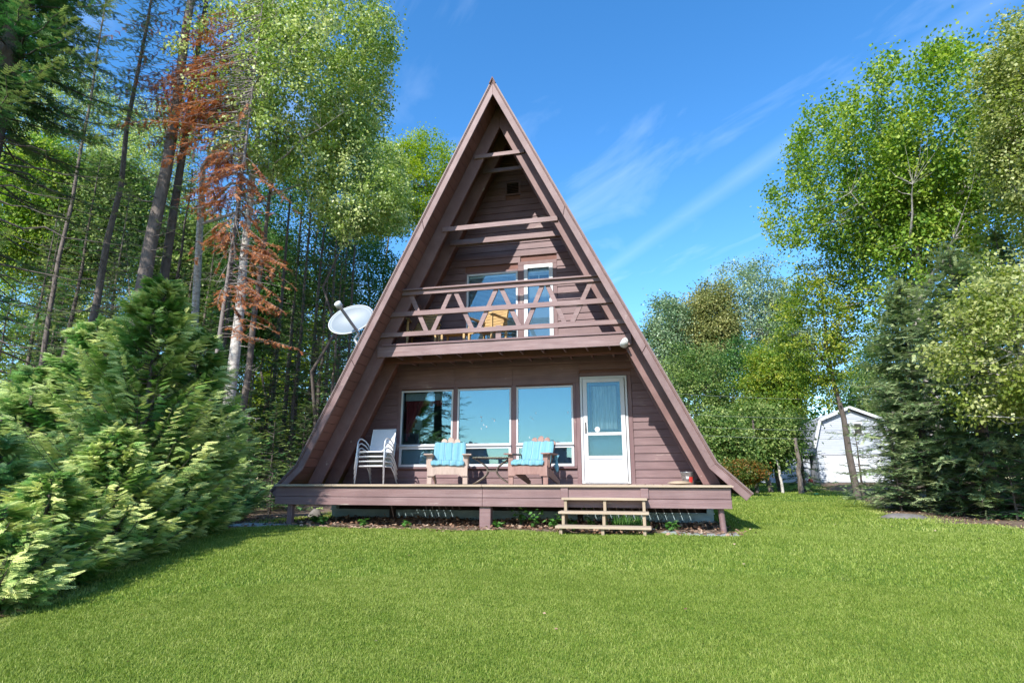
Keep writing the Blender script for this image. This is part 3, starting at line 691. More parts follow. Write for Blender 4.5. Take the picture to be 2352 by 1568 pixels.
MB().tube([(.02, -.02, .02), (-.01, -.02, .12), (-.02, -.01, .2)], .007, 6).build('stick', 'weathered', t)

# balcony chairs + table
def bchair(loc, rz, label):
    t = empty('balcony_armchair', loc, rz, label, 'chair', 'yellowish wooden armchairs on the balcony')
    for sx in (-1, 1):
        MB().box(sx*.29-.022, sx*.29+.022, -.27, -.225, 0, .62).build('leg', 'yellowwood', t, bevel=.003)
        MB().box(sx*.29-.022, sx*.29+.022, .22, .265, 0, .62).build('leg', 'yellowwood', t, bevel=.003)
        MB().box(sx*.29-.04, sx*.29+.04, -.31, .30, .622, .648).build('armrest', 'yellowwood', t, bevel=.003)
    for i in range(8): MB().box(-.27+i*.068, -.27+i*.068+.055, -.26, .22, .36, .38).build('seat_slat', 'yellowwood', t)
    MB().box(-.266, .266, -.27, -.245, .28, .355).build('apron', 'yellowwood', t)
    for i in range(7): MB().beam((-.265, .20+i*.022, .45+i*.07), (.265, .20+i*.022, .45+i*.07), .018, .055).build('back_slat', 'yellowwood', t)
    for s in (-1, 1): MB().beam((s*.275, .21, .36), (s*.275, .36, .94), .02, .05, (0, 1, 0)).build('back_post', 'yellowwood', t)
    return t
b0 = bchair((-1.83, -.66, 2.722), R(12), 'wooden armchair at the shaded left end of the balcony')
b1 = copy_tree(b0); b1.location = (-.42, -.62, 2.722); b1.rotation_euler = (0, 0, R(-22)); b1['label'] = 'sunlit yellow wooden armchair before the upstairs window'
t = empty('balcony_table', (-1.12, -.62, 2.722), 0, 'low yellow wooden table between the balcony armchairs', 'table')
MB().box(-.28, .28, -.22, .22, .34, .365).build('table_top', 'yellowwood', t, bevel=.003)
for sx in (-1, 1):
    for sy in (-1, 1): MB().box(sx*.24-.02, sx*.24+.02, sy*.18-.02, sy*.18+.02, 0, .338).build('leg', 'yellowwood', t)
MB().box(-.22, .22, -.16, .16, .10, .12).build('shelf', 'yellowwood', t)

# satellite dish
dc = Vector((-3.085, -1.5, 3.27)); nrm = Vector((.12, -.90, .34)).normalized()
t = empty('satellite_dish', (-2.62, -1.5, 2.66), 0, 'grey oval satellite dish on a bent mast at the left roof edge', 'satellite dish')
def rel(o): o.parent = t; o.matrix_parent_inverse = Matrix.Translation((2.62, 1.5, -2.66)); return o
ax = Vector((0, 0, 1)).cross(nrm).normalized()
if ax.x < 0: ax = -ax
ay = nrm.cross(ax)
if ay.z < 0: ay = -ay
ang = R(22); ax2 = ax*math.cos(ang)+ay*math.sin(ang); ay2 = -ax*math.sin(ang)+ay*math.cos(ang)

vs = [dc - nrm*.07]; rings = 8; seg = 40; fs = []
for i in range(1, rings+1):
    r_ = i/rings
    for j in range(seg):
        a = 2*math.pi*j/seg; vs.append(dc + ax2*(.46*r_*math.cos(a)) + ay2*(.335*r_*math.sin(a)) - nrm*.07*(1-r_*r_))
for j in range(seg): fs.append((0, 1+j, 1+(j+1) % seg))
for i in range(rings-1):
    for j in range(seg): fs.append((1+i*seg+j, 1+(i+1)*seg+j, 1+(i+1)*seg+(j+1) % seg, 1+i*seg+(j+1) % seg))
rel(MB().add(vs, fs).build('reflector', 'dish', smooth=True, solid=.012))
rimp = [dc + ax2*(.463*math.cos(a)) + ay2*(.338*math.sin(a)) for a in [2*math.pi*j/40 for j in range(41)]]
rel(MB().tube(rimp, .010, 6).build('rim', 'white', smooth=True))
low = dc - ay2*.33 + ax2*.06; feed = dc + nrm*.42 + Vector((-.02, 0, .16))
feed = at(781, 705, -2.02)
rel(MB().beam(low-nrm*.02, feed, .04, .05).build('feed_arm', 'armgrey', bevel=.004))
fd = (feed-low).normalized(); qm = fd.to_track_quat('Z', 'Y').to_matrix().to_4x4()
rel(MB().lathe([(0, -.05), (.035, -.05), (.04, 0), (.065, .01), (.07, .10), (.05, .115), (0, .118)], feed, 20, qm).build('receiver', 'white', smooth=True))
pb = dc - nrm*.10 - ay2*.15
rel(MB().tube([pb, low-nrm*.10, (-2.99, -1.47, 2.86), (-2.93, -1.45, 2.75), (-2.76, -1.42, 2.60), (-2.71, -1.42, 2.56)], .027, 10).build('mast', 'silver', smooth=True))
rel(MB().tube([(-2.93, -1.45, 2.93), (-2.50, -1.30, 3.0)], .012, 6).tube([(-2.93, -1.45, 2.90), (-2.565, -1.6, 2.86)], .012, 6).build('brace', 'silver'))

# round stone by the foundation corner
blob('round_stone', 'rock', (-4.25, -.35, -.68), .16, .12, .15, 'round grey stone at the left foundation corner', 'stone', 3, .08)
# ================================================================== VEGETATION ENGINE
def qmesh(name, V, F4, tint, mat, parent=None):
    me = bpy.data.meshes.new(name); nv = len(V); nf = len(F4)
    me.vertices.add(nv); me.vertices.foreach_set('co', V.astype(np.float32).ravel())
    me.loops.add(nf*4); me.loops.foreach_set('vertex_index', F4.astype(np.int32).ravel())
    me.polygons.add(nf); me.polygons.foreach_set('loop_start', np.arange(0, nf*4, 4, dtype=np.int32))
    try: me.polygons.foreach_set('loop_total', np.full(nf, 4, dtype=np.int32))
    except Exception: pass
    me.update(calc_edges=True)
    if tint is not None:
        a = me.attributes.new('tint', 'FLOAT', 'FACE'); a.data.foreach_set('value', tint.astype(np.float32))
    me.materials.append(M[mat]); o = bpy.data.objects.new(name, me); col.objects.link(o)
    if parent: o.parent = parent
    return o
def norm(a): return a/np.maximum(np.linalg.norm(a, axis=-1, keepdims=True), 1e-9)
def basis(t, up):
    t = norm(t); b = norm(np.cross(up, t)); n = np.cross(t, b); return t, b, n
def inst(T, F, P, t, b, n, s):
    """place template T (V,3) with quads F at P along axes t,b,n scaled s"""
    V = P[:, None, :] + s[:, None, None]*(T[None, :, 0:1]*t[:, None, :] + T[None, :, 1:2]*b[:, None, :] + T[None, :, 2:3]*n[:, None, :])
    k = len(T); Fi = F[None]+(np.arange(len(P))*k)[:, None, None]
    return V.reshape(-1, 3), Fi.reshape(-1, 4)
LEAF = (np.array([(0, 0, 0), (.45, -.36, .06), (1, 0, -.05), (.45, .36, .06)]), np.array([(0, 1, 2, 3)]))
def rh(x, y, a, l, w, z=0.):
    c, s = math.cos(a), math.sin(a)
    return [(x, y, z), (x+c*l*.5+s*w, y+s*l*.5-c*w, z+.01), (x+c*l, y+s*l, z-.015), (x+c*l*.5-s*w, y+s*l*.5+c*w, z+.01)]
def tmpl(rs):
    v = []; f = []
    for r in rs: f.append(tuple(range(len(v), len(v)+4))); v += r
    return np.array(v), np.array(f)
# flat scaly fan of a cedar
FAN = tmpl([rh(0, 0, 0, 1.0, .028)] + [rh(.05+.115*i, 0, q*(.72-.03*i), .31-.022*i, .026, -.03) for i in range(7) for q in (-1, 1)] + [rh(.16+.13*i, q*(.09+.01*i), q*.2, .15, .022, -.04) for i in range(3) for q in (-1, 1)])
# needle twig
TWIG = tmpl([rh(0, 0, 0, 1, .035)] + [rh(.06+.15*i, 0, s*.7, .26, .045, .03*((i % 3)-1)) for i in range(6) for s in (-1, 1)])
TWIG2 = tmpl([rh(0, 0, 0, 1, .05)] + [rh(.05+.3*i, 0, s*.6, .36, .075, .04*((i % 2)-.5)) for i in range(3) for s in (-1, 1)])
class Foliage:
    def __init__(s): s.V = []; s.F = []; s.T = []; s.n = 0
    def add(s, VF, tint, nf):
        V, F = VF; s.V.append(V); s.F.append(F+s.n); s.n += len(V); s.T.append(np.repeat(tint, nf))
    def build(s, name, mat, parent): return qmesh(name, np.concatenate(s.V), np.concatenate(s.F), np.concatenate(s.T), mat, parent)
def tubes_np(paths, n=5):
    """paths: list of (pts (k,3), radii (k,)) -> quad mesh arrays"""
    V = []; F = []; c = 0; an = np.arange(n)*2*math.pi/n
    for pts, rad in paths:
        pts = np.asarray(pts, float); k = len(pts); d = np.gradient(pts, axis=0); d = norm(d)
        ref = np.array([0.3, .2, 1.0]) if abs(d[0][2]) < .8 else np.array([1., .2, 0.])
        a = norm(np.cross(d, ref)); b = np.cross(d, a)
        ring = pts[:, None, :] + np.asarray(rad)[:, None, None]*(np.cos(an)[None, :, None]*a[:, None, :]+np.sin(an)[None, :, None]*b[:, None, :])
        V.append(ring.reshape(-1, 3)); i = np.arange(k-1)[:, None]*n; j = np.arange(n)[None, :]; j2 = (j+1) % n
        F.append(np.stack([i+j, i+j2, i+n+j2, i+n+j], -1).reshape(-1, 4)+c); c += k*n
    return np.concatenate(V), np.concatenate(F)
def wood(name, paths, mat, parent, n=5, extra=None, n2=3):
    V, F = tubes_np(paths, n)
    if extra: V2, F2 = tubes_np(extra, n2); F = np.concatenate([F, F2+len(V)]); V = np.concatenate([V, V2])
    o = qmesh(name, V, F, None, mat, parent); o.data.polygons.foreach_set('use_smooth', [True]*len(o.data.polygons)); return o

DENS = 1.55; LEAFK = .98
def broadleaf(name, label, cat, base, top, crown, rx, rz, mat, bark='bark', seed=1, nclus=420, per=46, leaf=.075, cr=.42, r0=.16, nl=14, cb=.25,
              lobes=.3, group=None, flat=.65, shell=.45, ry=None, up=0., spikes=0, trunk_pts=None, droop=0.):
    rng = np.random.default_rng(seed); base = np.array(base, float); crown = np.array(crown, float); ry = ry or rx
    root = empty(name, tuple(base), 0, label, cat, group)
    C = crown-base; H = top-base[2]
    if trunk_pts is None:
        k = 9; t = np.linspace(0, 1, k); tip = np.array([C[0], C[1], max(C[2]+rz*.6, .6*H)])
        pts = t[:, None]*tip; pts[:, 0] = tip[0]*t**1.6; pts[:, 1] = tip[1]*t**1.6
        pts[1:-1, :2] += rng.normal(0, .012*H, (k-2, 2)); pts[0, 2] = -.15
    else: pts = np.array(trunk_pts, float)-base; k = len(pts); t = np.linspace(0, 1, k)
    rad = r0*(1-t*.88)
    paths = [(pts, rad)]; fine = []
    tt = np.linspace(0, 1, 40); trunk = np.stack([np.interp(tt, t, pts[:, i]) for i in range(3)], 1)
    # envelope with lobes
    D = norm(rng.normal(0, 1, (16, 3)))
    def env(d):
        e = 1-lobes*.5+lobes*np.max(np.maximum(d@D.T, 0)**9, axis=1); return e
    d = norm(rng.normal(0, 1, (nclus, 3))); rr = (rng.uniform(shell**3, 1, nclus))**(1/3)*env(d)
    E = np.array([rx, ry, rz]); cl = C + d*rr[:, None]*E
    if spikes:
        m = rng.random(nclus) < spikes; dd = d.copy(); dd[:, 2] = np.abs(dd[:, 2])
        cl[m] = (C+dd*env(dd)[:, None]*E*1.02)[m]
    # keep crown above a base height and thin underside
    keep = cl[:, 2] > .06*H; cl = cl[keep]
    # limbs
    lt = norm(rng.normal(0, 1, (nl, 3))); lt[:, 2] = lt[:, 2]*.7+.25; lt = norm(lt)
    tips = C + lt*E*.82
    allp = [trunk[12:]]; allr = [np.interp(tt[12:], t, rad)]
    for i in range(nl):
        tip = tips[i]; hd = math.hypot(tip[0]-C[0]*.8, tip[1]-C[1]*.8)
        h = max(cb*H, min(tip[2]-hd*.75, .93*trunk[-1][2])); j = int(np.argmin(abs(trunk[:, 2]-h))); s = trunk[j]
        u = np.linspace(0, 1, 9)[:, None]; mid = (s+tip)/2+np.array([0, 0, -.10*hd]) + rng.normal(0, .05*hd+.02, 3)
        p = (1-u)**2*s+2*u*(1-u)*mid+u*u*tip; p[1:-1] += rng.normal(0, .02*hd+.01, (7, 3))
        ra = np.interp(tt[j], t, rad)*.55; rl = ra*(1-u[:, 0]*.85); paths.append((p, rl)); allp.append(p[1:]); allr.append(rl[1:])
    AP = np.concatenate(allp); AR = np.concatenate(allr)
    tw = []
    for c in cl[rng.permutation(len(cl))[:min(len(cl), 420)]]:
        dist = np.linalg.norm(AP-c, axis=1)+np.maximum(0, AP[:, 2]-c[2])*.8; j = int(np.argmin(dist)); s = AP[j]
        m = (s+c)/2+rng.normal(0, .06, 3)*np.linalg.norm(c-s)+np.array([0, 0, -.05]); r = min(AR[j]*.5, .006+.010*np.linalg.norm(c-s))
        tw.append((np.array([s, m, c]), np.array([r, r*.7, r*.3])))
    wood('trunk', paths, bark, root, 7, tw, 3)
    per = per*DENS; leaf = leaf*LEAFK
    f = Foliage(); n = len(cl); ctint = rng.random(n)
    idx = np.repeat(np.arange(n), rng.integers(int(per*.55), int(per*1.45), n)); m = len(idx)
    crad = cr*rng.uniform(.6, 1.25, n); o = rng.normal(0, .5, (m, 3))*crad[idx][:, None]; o[:, 2] *= flat
    if spikes: o[:, 2] += (rng.random(m)**2)*crad[idx]*spikes*2.2
    if droop: o[:, 2] -= np.abs(o[:, 0]+o[:, 1])*droop
    P = cl[idx]+o; out = norm(P-C); td = norm(rng.normal(0, .8, (m, 3))+out*.5+np.array([0, 0, -.35-droop])); upv = norm(rng.normal(0, .55, (m, 3))+np.array([0, 0, .75+up])+out*.35)
    a, b, c_ = basis(td, upv); s = leaf*rng.uniform(.6, 1.25, m)
    f.add(inst(*LEAF, P, a, b, c_, s), np.clip(.5+(ctint[idx]-.5)*.75+rng.normal(0, .15, m), 0, 1), 1)
    f.build('crown', mat, root); return root

def conifer(name, label, base, H, r, mat, bark='barkdark', seed=1, step=.34, nb=6, cb=.12, droop=.35, twig=.26, tw_step=.16, r0=None, power=.85, bare=0., group=None,
            rust=None, lean=(0, 0), cat='tree', only=None, fill=1., tmp=TWIG, tuft=0):
    rng = np.random.default_rng(seed); root = empty(name, tuple(base), 0, label, cat, group); r0 = r0 or .018*H+.03
    t = np.linspace(0, 1, 12); pts = np.stack([lean[0]*t**1.3+.02*np.sin(t*7+seed)*H*.3*0, lean[1]*t**1.3, t*H], 1); pts[1:-1, :2] += rng.normal(0, .0018*H, (10, 2)); pts[0, 2] = -.2
    tr = [(pts, r0*(1-.93*t))]
    br = []; P = []; D = []; S = []; TI = []; Z = H*.03
    z = max(.25, .04*H)
    while z < H*.985:
        tz = z/H; L = r*(1-tz)**power*rng.uniform(.85, 1.1)+.06; dead = tz < cb
        k = nb if not dead else max(2, nb-2)
        for a in rng.uniform(0, 6.283)+np.arange(k)*6.283/k+rng.normal(0, .25, k):
            if only is not None and (math.cos(a-only[0]) < only[1]): continue
            l = L*rng.uniform(.65, 1.12)*(.8 if dead else 1); zz = z+rng.uniform(-.12, .12); c0 = np.array([np.interp(zz/H, t, pts[:, 0]), np.interp(zz/H, t, pts[:, 1]), zz])
            h = np.array([math.cos(a), math.sin(a), 0]); u = np.linspace(0, 1, 7)
            slope = .35*tz*2-.25*(1-tz)
            p = c0+h*(l*u)[:, None]; p[:, 2] += l*(slope*u-droop*u**1.6+droop*.55*u**3.5)
            p[1:] += rng.normal(0, .015*l, (6, 3)); rb = .006+.009*l
            br.append((p, rb*(1-.85*u)))
            if (dead and rng.random() > .12) or rng.random() < bare:
                if rng.random() < .8: 
                    for q in range(3):
                        j = rng.integers(2, 6); dd = h*rng.uniform(.1, .5)+rng.normal(0, .5, 3); br.append((np.array([p[j], p[j]+dd*l*.25]), np.array([.004, .002])))
                    continue
            sl = np.arange(.14, 1.0, tw_step/max(l, .2))
            for v in sl:
                if rng.random() > fill: continue
                pp = np.array([np.interp(v, u, p[:, i]) for i in range(3)]); wl = twig*(1.15-.75*v)*min(1, .5+l/1.2)*(1 if v > .2 else .6)
                side = np.array([-h[1], h[0], 0])
                for sg in (-1, 1):
                    P.append(pp); D.append(h*rng.uniform(.55, .95)+side*sg*rng.uniform(.6, 1.0)+np.array([0, 0, rng.uniform(-.5, .12)])); S.append(wl*rng.uniform(.7, 1.3)); TI.append(.25+.45*v+rng.normal(0, .17))  # tint rises outward: lit branch tips painted into the needle colour
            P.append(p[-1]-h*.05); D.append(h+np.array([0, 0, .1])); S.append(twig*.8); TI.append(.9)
        z += step*rng.uniform(.75, 1.25)*(1-.35*tz)
    wood('trunk', tr, bark, root, 9, br, 4)
    P = np.array(P); D = np.array(D); S = np.array(S); TI = np.clip(np.array(TI), 0, 1); f = Foliage()
    upv = norm(np.random.default_rng(seed+5).normal(0, .28, P.shape)+np.array([0, 0, 1])); a, b, c = basis(D, upv)
    f.add(inst(*tmp, P, a, b, c, S), TI, len(tmp[1]))
    if tuft:
        P2 = P+rng.normal(0, .05, P.shape); D2 = D+rng.normal(0, .6, D.shape); a, b, c = basis(D2, upv); f.add(inst(*tmp, P2, a, b, c, S*.8), TI, len(tmp[1]))
    f.build('crown', mat, root); return root

def cedar(name, label, base, H, r, mat, seed=1, plumes=150, per=26, fan=.17, group=None, lean=(0, 0), bulge=.3, rust=0):
    rng = np.random.default_rng(seed); root = empty(name, tuple(base), 0, label, 'shrub', group)
    t = np.linspace(0, 1, 8); pts = np.stack([lean[0]*t, lean[1]*t, t*H*.93], 1); pts[0, 2] = -.1
    br = [(pts, .07*(1-.9*t))]; P = []; D = []; S = []; T = []; U = []
    for i in range(plumes):
        tz = rng.uniform(0, 1)**1.15; z = tz*H; R_ = r*min(1, (1-tz)**.75*1.15)*(1-.25*max(0, .12-tz)/.12)*rng.uniform(.72, 1.12)+.05
        a = rng.uniform(0, 6.283); h = np.array([math.cos(a), math.sin(a), 0]); rise = R_*rng.uniform(.25, .75)
        s = np.array([lean[0]*tz, lean[1]*tz, max(.05, z-rise*.7)]); e = np.array([lean[0]*tz, lean[1]*tz, z+rise*.35])+h*R_
        u = np.linspace(0, 1, 6)[:, None]; p = s+(e-s)*u; p[:, 2] += -.12*R_*np.sin(u[:, 0]*3.14)+.10*R_*u[:, 0]**2
        br.append((p, .012*(1-.85*u[:, 0]))); ct = rng.normal(0, .17); side = np.array([-h[1], h[0], 0.])
        roll = rng.uniform(-.5, .5)
        for v in np.linspace(.25, 1, int(per*.85))[:, None]:
            pp = np.array([np.interp(v[0], u[:, 0], p[:, q]) for q in range(3)])
            for sg in (-1, 1):
                w = (1.05-v[0])*.55+.35
                dd = h*rng.uniform(.6, 1)+side*sg*w*1.25+np.array([0, 0, rng.uniform(-.35, .40)])
                P.append(pp+side*sg*.03+rng.normal(0, .012, 3)); D.append(dd); S.append(fan*1.25*rng.uniform(.6, 1.35)*(1.25-.45*v[0])); T.append(.34+.58*v[0]**2+ct+rng.normal(0, .12))  # outer sprays paler, inner darker: sunlit highlights painted through the tint
                U.append(np.array([0, 0, .8])+h*.55+side*roll)
    wood('branches', br, 'barkdark', root, 4)
    P = np.array(P); D = np.array(D); U = norm(np.array(U)+rng.normal(0, .16, P.shape)); a, b, c = basis(D, U); f = Foliage()
    f.add(inst(*FAN, P, a, b, c, np.array(S)), np.clip(np.array(T), 0, 1), len(FAN[1])); f.build('crown', mat, root)
    return root
def G(u, Y, v=None):
    """ground point on the line of sight column u at depth Y"""
    p = at(u, 1099, Y); return (p.x, p.y, ground_z(p.x, p.y))
def top(u, v, Y): return at(u, v, Y).z
def mpp(u, Y):   # metres per (2352-wide) pixel at that place
    return (at(u, 1099, Y)-CAM).dot(_F)/FPX

# ================================================================== GROUND
def bound_left(y):   # x of the lawn's left edge
    return np.interp(y, [-14, -8.9, -8.1, -7.3, -6.3, -5.1, -3.7, -2.4, -1, 30, 60], [-1.7, -2.1, -2.3, -2.8, -3.3, -3.7, -4.0, -4.3, -4.6, -5, -5])
def bound_right(y):
    return np.interp(y, [-14, -3, -1.1, 1.6, 3.8, 9, 14.5, 20, 30, 60], [12, 9.5, 8.4, 8.3, 8.0, 9.4, 10.6, 11.6, 12.5, 13])
def lawn_mask(x, y):
    n = .22*np.sin(y*2.3+x)+.15*np.sin(y*5.1)+.1*np.sin(x*4.7-y)
    m = np.minimum(x-bound_left(y)-n*.5, bound_right(y)-x+n)
    under = (np.abs(x) < 3.95+.1*n) & (y > -2.72-.18*n-.1*np.sin(x*2.1)) & (y < 9.2)
    m = np.where(under, np.minimum(m, -.3), m)
    m = np.where((y > 27.5), -1, m); return m
xs = np.concatenate([[-900, -400, -150, -60, -30], np.arange(-16, 24.01, .25), [34, 60, 150, 400, 900]])
ys = np.concatenate([[-900, -300, -80, -30, -18], np.arange(-14, 34.01, .25), [40, 60, 150, 400, 900]])
X, Y_ = np.meshgrid(xs, ys); rng = np.random.default_rng(1)
Z = gz_np(X, Y_)
V = np.stack([X.ravel(), Y_.ravel(), Z.ravel()], 1); nx, ny = len(xs), len(ys)
i = (np.arange(ny-1)[:, None]*nx+np.arange(nx-1)[None, :]).ravel(); F = np.stack([i, i+1, i+nx+1, i+nx], 1)
g = qmesh('ground', V, F, None, 'dark'); tag(g, None, None, None, 'structure')
at_ = g.data.attributes.new('lawn', 'FLOAT', 'POINT'); at_.data.foreach_set('value', np.clip(lawn_mask(V[:, 0], V[:, 1])*2.2+.5, 0, 1).astype(np.float32))
g.data.polygons.foreach_set('use_smooth', [True]*len(F))
def ground_mat():
    m, nt, o = new_mat('ground_soil_and_turf'); L = nt.links; b = N(nt, 'ShaderNodeBsdfPrincipled'); b.inputs['Roughness'].default_value = .95; b.inputs['Specular IOR Level'].default_value = .1
    tc = N(nt, 'ShaderNodeTexCoord'); n1 = N(nt, 'ShaderNodeTexNoise'); n1.inputs['Scale'].default_value = 3.2; n1.inputs['Detail'].default_value = 9; n1.inputs['Roughness'].default_value = .7; L.new(tc.outputs['Object'], n1.inputs[0])
    n2 = N(nt, 'ShaderNodeTexNoise'); n2.inputs['Scale'].default_value = 38; n2.inputs['Detail'].default_value = 5; L.new(tc.outputs['Object'], n2.inputs[0])
    soil = ramp(nt, [(.3, (.055, .036, .026)), (.5, (.15, .105, .078)), (.7, (.30, .225, .18))]); ad = N(nt, 'ShaderNodeMixRGB'); ad.inputs[0].default_value = .5; L.new(n1.outputs[0], ad.inputs[1]); L.new(n2.outputs[0], ad.inputs[2]); L.new(ad.outputs[0], soil.inputs[0])
    turf = ramp(nt, [(.3, (.035, .075, .010)), (.5, (.085, .155, .018)), (.72, (.17, .22, .045))]); L.new(ad.outputs[0], turf.inputs[0])
    a = N(nt, 'ShaderNodeAttribute', attribute_name='lawn'); n3 = N(nt, 'ShaderNodeTexNoise'); n3.inputs['Scale'].default_value = 5; n3.inputs['Detail'].default_value = 6; L.new(tc.outputs['Object'], n3.inputs[0])
    mt = N(nt, 'ShaderNodeMath', operation='MULTIPLY_ADD'); mt.inputs[1].default_value = 1.0; mt.inputs[2].default_value = -.5; L.new(n3.outputs[0], mt.inputs[0])
    ss = N(nt, 'ShaderNodeMath', operation='ADD'); L.new(a.outputs['Fac'], ss.inputs[0]); L.new(mt.outputs[0], ss.inputs[1]); ss.use_clamp = True
    mx = N(nt, 'ShaderNodeMixRGB'); L.new(ss.outputs[0], mx.inputs[0]); L.new(soil.outputs[0], mx.inputs[1]); L.new(turf.outputs[0], mx.inputs[2]); L.new(mx.outputs[0], b.inputs['Base Color'])
    bp = N(nt, 'ShaderNodeBump'); bp.inputs['Strength'].default_value = .6; bp.inputs['Distance'].default_value = .03; L.new(n2.outputs[0], bp.inputs['Height']); L.new(bp.outputs[0], b.inputs['Normal'])
    L.new(b.outputs[0], o.inputs[0]); return m
g.data.materials[0] = ground_mat()

# grass blades
M['grass'] = leafmat('grass_blades', (.060, .105, .012), (.200, .270, .038), (.42, .45, .14), .3, .6, .25)
def grass(n, d0, d1, h, w, rng, spread=50):
    a = rng.uniform(-R(spread), R(spread), n)-YAW*0; dist = np.sqrt(rng.uniform(d0*d0, d1*d1, n)); ang = math.pi/2+YAW+a
    x = CAM.x+np.cos(ang)*dist; y = CAM.y+np.sin(ang)*dist; m = lawn_mask(x, y)
    keep = (m > 0) | (rng.random(n) < np.exp(np.clip(m, -3, 0)*9)*.6); keep &= ~((np.abs(x) < 3.9) & (y > -2.55) & (y < 9.2))
    x = x[keep]; y = y[keep]; m_ = m[keep]; n = len(x); P = np.stack([x, y, gz_np(x, y)-.004], 1)
    la = rng.uniform(0, 6.283, n); patch = .5+.5*np.sin(x*1.3+2*np.sin(y*.9))*np.sin(y*1.7+x*.4); fine = .5+.5*np.sin(x*7.1+3*np.sin(y*5.3))*np.sin(y*8.7+2*np.sin(x*6))
    hh = h*rng.uniform(.45, 1.25, n)*(.9+.15*patch)*(.9+.2*fine); lean = np.stack([np.cos(la), np.sin(la), 0*la], 1)*rng.uniform(.1, .75, n)[:, None]
    fa = rng.uniform(0, 6.283, n); wd = np.stack([np.cos(fa), np.sin(fa), 0*fa], 1)*w*rng.uniform(.6, 1.2, n)[:, None]*.5
    mid = P+(lean*.35+np.array([0, 0, .62]))*hh[:, None]; tip = P+(lean+np.array([0, 0, .85]))*hh[:, None]
    V = np.stack([P-wd, P+wd, mid+wd*.8, mid-wd*.8, tip+wd*.12, tip-wd*.12], 1).reshape(-1, 3)
    b = (np.arange(n)*6)[:, None]; F = np.stack([b+np.array([0, 1, 2, 3]), b+np.array([3, 2, 4, 5])], 1).reshape(-1, 4)
    dry = np.clip(np.sin(x*.55+1.1*np.sin(y*.37+1))*np.sin(y*.5+.7*np.sin(x*.6))-.15, 0, 1)
    tint = np.clip(.42+.10*patch+.16*fine-.06+.08*dry+rng.normal(0, .17, n)+(.25*(m_ < .25)), 0, 1)
    return V, F, np.repeat(tint, 2)
rng = np.random.default_rng(11); parts = [grass(620000, 3.0, 6.6, .027, .0038, rng), grass(360000, 6.6, 11.5, .034, .0072, rng), grass(200000, 11.5, 22, .05, .014, rng), grass(110000, 22, 45, .06, .030, rng)]
V = []; F = []; T = []; c = 0
for a, b, t_ in parts: V.append(a); F.append(b+c); T.append(t_); c += len(a)
gr = qmesh('grass', np.concatenate(V), np.concatenate(F), np.concatenate(T), 'grass'); tag(gr, 'bright green mown lawn grass in front of the cottage', 'grass', None, 'stuff')

# leaf litter under the deck
rng = np.random.default_rng(6); n = 110
x = rng.uniform(-4, 9, n); y = -12+rng.uniform(0, 1, n)**.8*16; k_ = (lawn_mask(x, y) > .1); x = x[k_]; y = y[k_]; n = len(x)
P = np.stack([x, y, gz_np(x, y)+.03], 1); a, b, c_ = basis(rng.normal(0, 1, (n, 3))*np.array([1, 1, .2]), norm(rng.normal(0, .4, (n, 3))+np.array([0, 0, 1])))
M['litter'] = leafmat('dry_leaves', (.12, .06, .035), (.28, .17, .11), (.48, .36, .26), .1, .8, .1)
f = Foliage(); f.add(inst(*LEAF, P, a, b, c_, rng.uniform(.025, .05, n)), rng.random(n), 1); o = f.build('fallen_leaves', 'litter', None); tag(o, 'few small fallen leaves strewn over the lawn', 'leaves', None, 'stuff')
rng = np.random.default_rng(4); n = 2600
x = rng.uniform(-4.2, 4.0, n); y = rng.uniform(-2.9, -.1, n)
e = rng.normal(0, 1, (n, 3)); P = np.stack([x, y, gz_np(x, y)+rng.uniform(.01, .05, n)], 1); a, b, c_ = basis(np.stack([rng.normal(0, 1, n), rng.normal(0, 1, n), rng.normal(0, .25, n)], 1), norm(rng.normal(0, .35, (n, 3))+np.array([0, 0, 1])))
M['litter'] = leafmat('dry_leaves', (.12, .06, .035), (.28, .17, .11), (.48, .36, .26), .1, .8, .1)
f = Foliage(); f.add(inst(*LEAF, P, a, b, c_, rng.uniform(.04, .09, n)), rng.random(n), 1); o = f.build('leaf_litter', 'litter', None); tag(o, 'dry brown leaves scattered on the soil under the deck', 'leaves', None, 'stuff')
# litter along the tree edge
n = 5200; s_ = rng.random(n); y = np.where(s_ < .45, rng.uniform(-9.5, 0, n), rng.uniform(-2, 26, n)); x = np.where(s_ < .45, bound_left(y)-np.abs(rng.normal(0, .6, n)), bound_right(y)+np.abs(rng.normal(0, 1.3, n)))
P = np.stack([x, y, gz_np(x, y)+.02], 1); a, b, c_ = basis(np.stack([rng.normal(0, 1, n), rng.normal(0, 1, n), 0*x], 1), norm(rng.normal(0, .3, (n, 3))+np.array([0, 0, 1])))
f = Foliage(); f.add(inst(*LEAF, P, a, b, c_, rng.uniform(.03, .08, n)), rng.random(n), 1); o = f.build('forest_floor_litter', 'litter', None); tag(o, 'pale dead leaves and needles along the lawn edges', 'leaves', None, 'stuff')

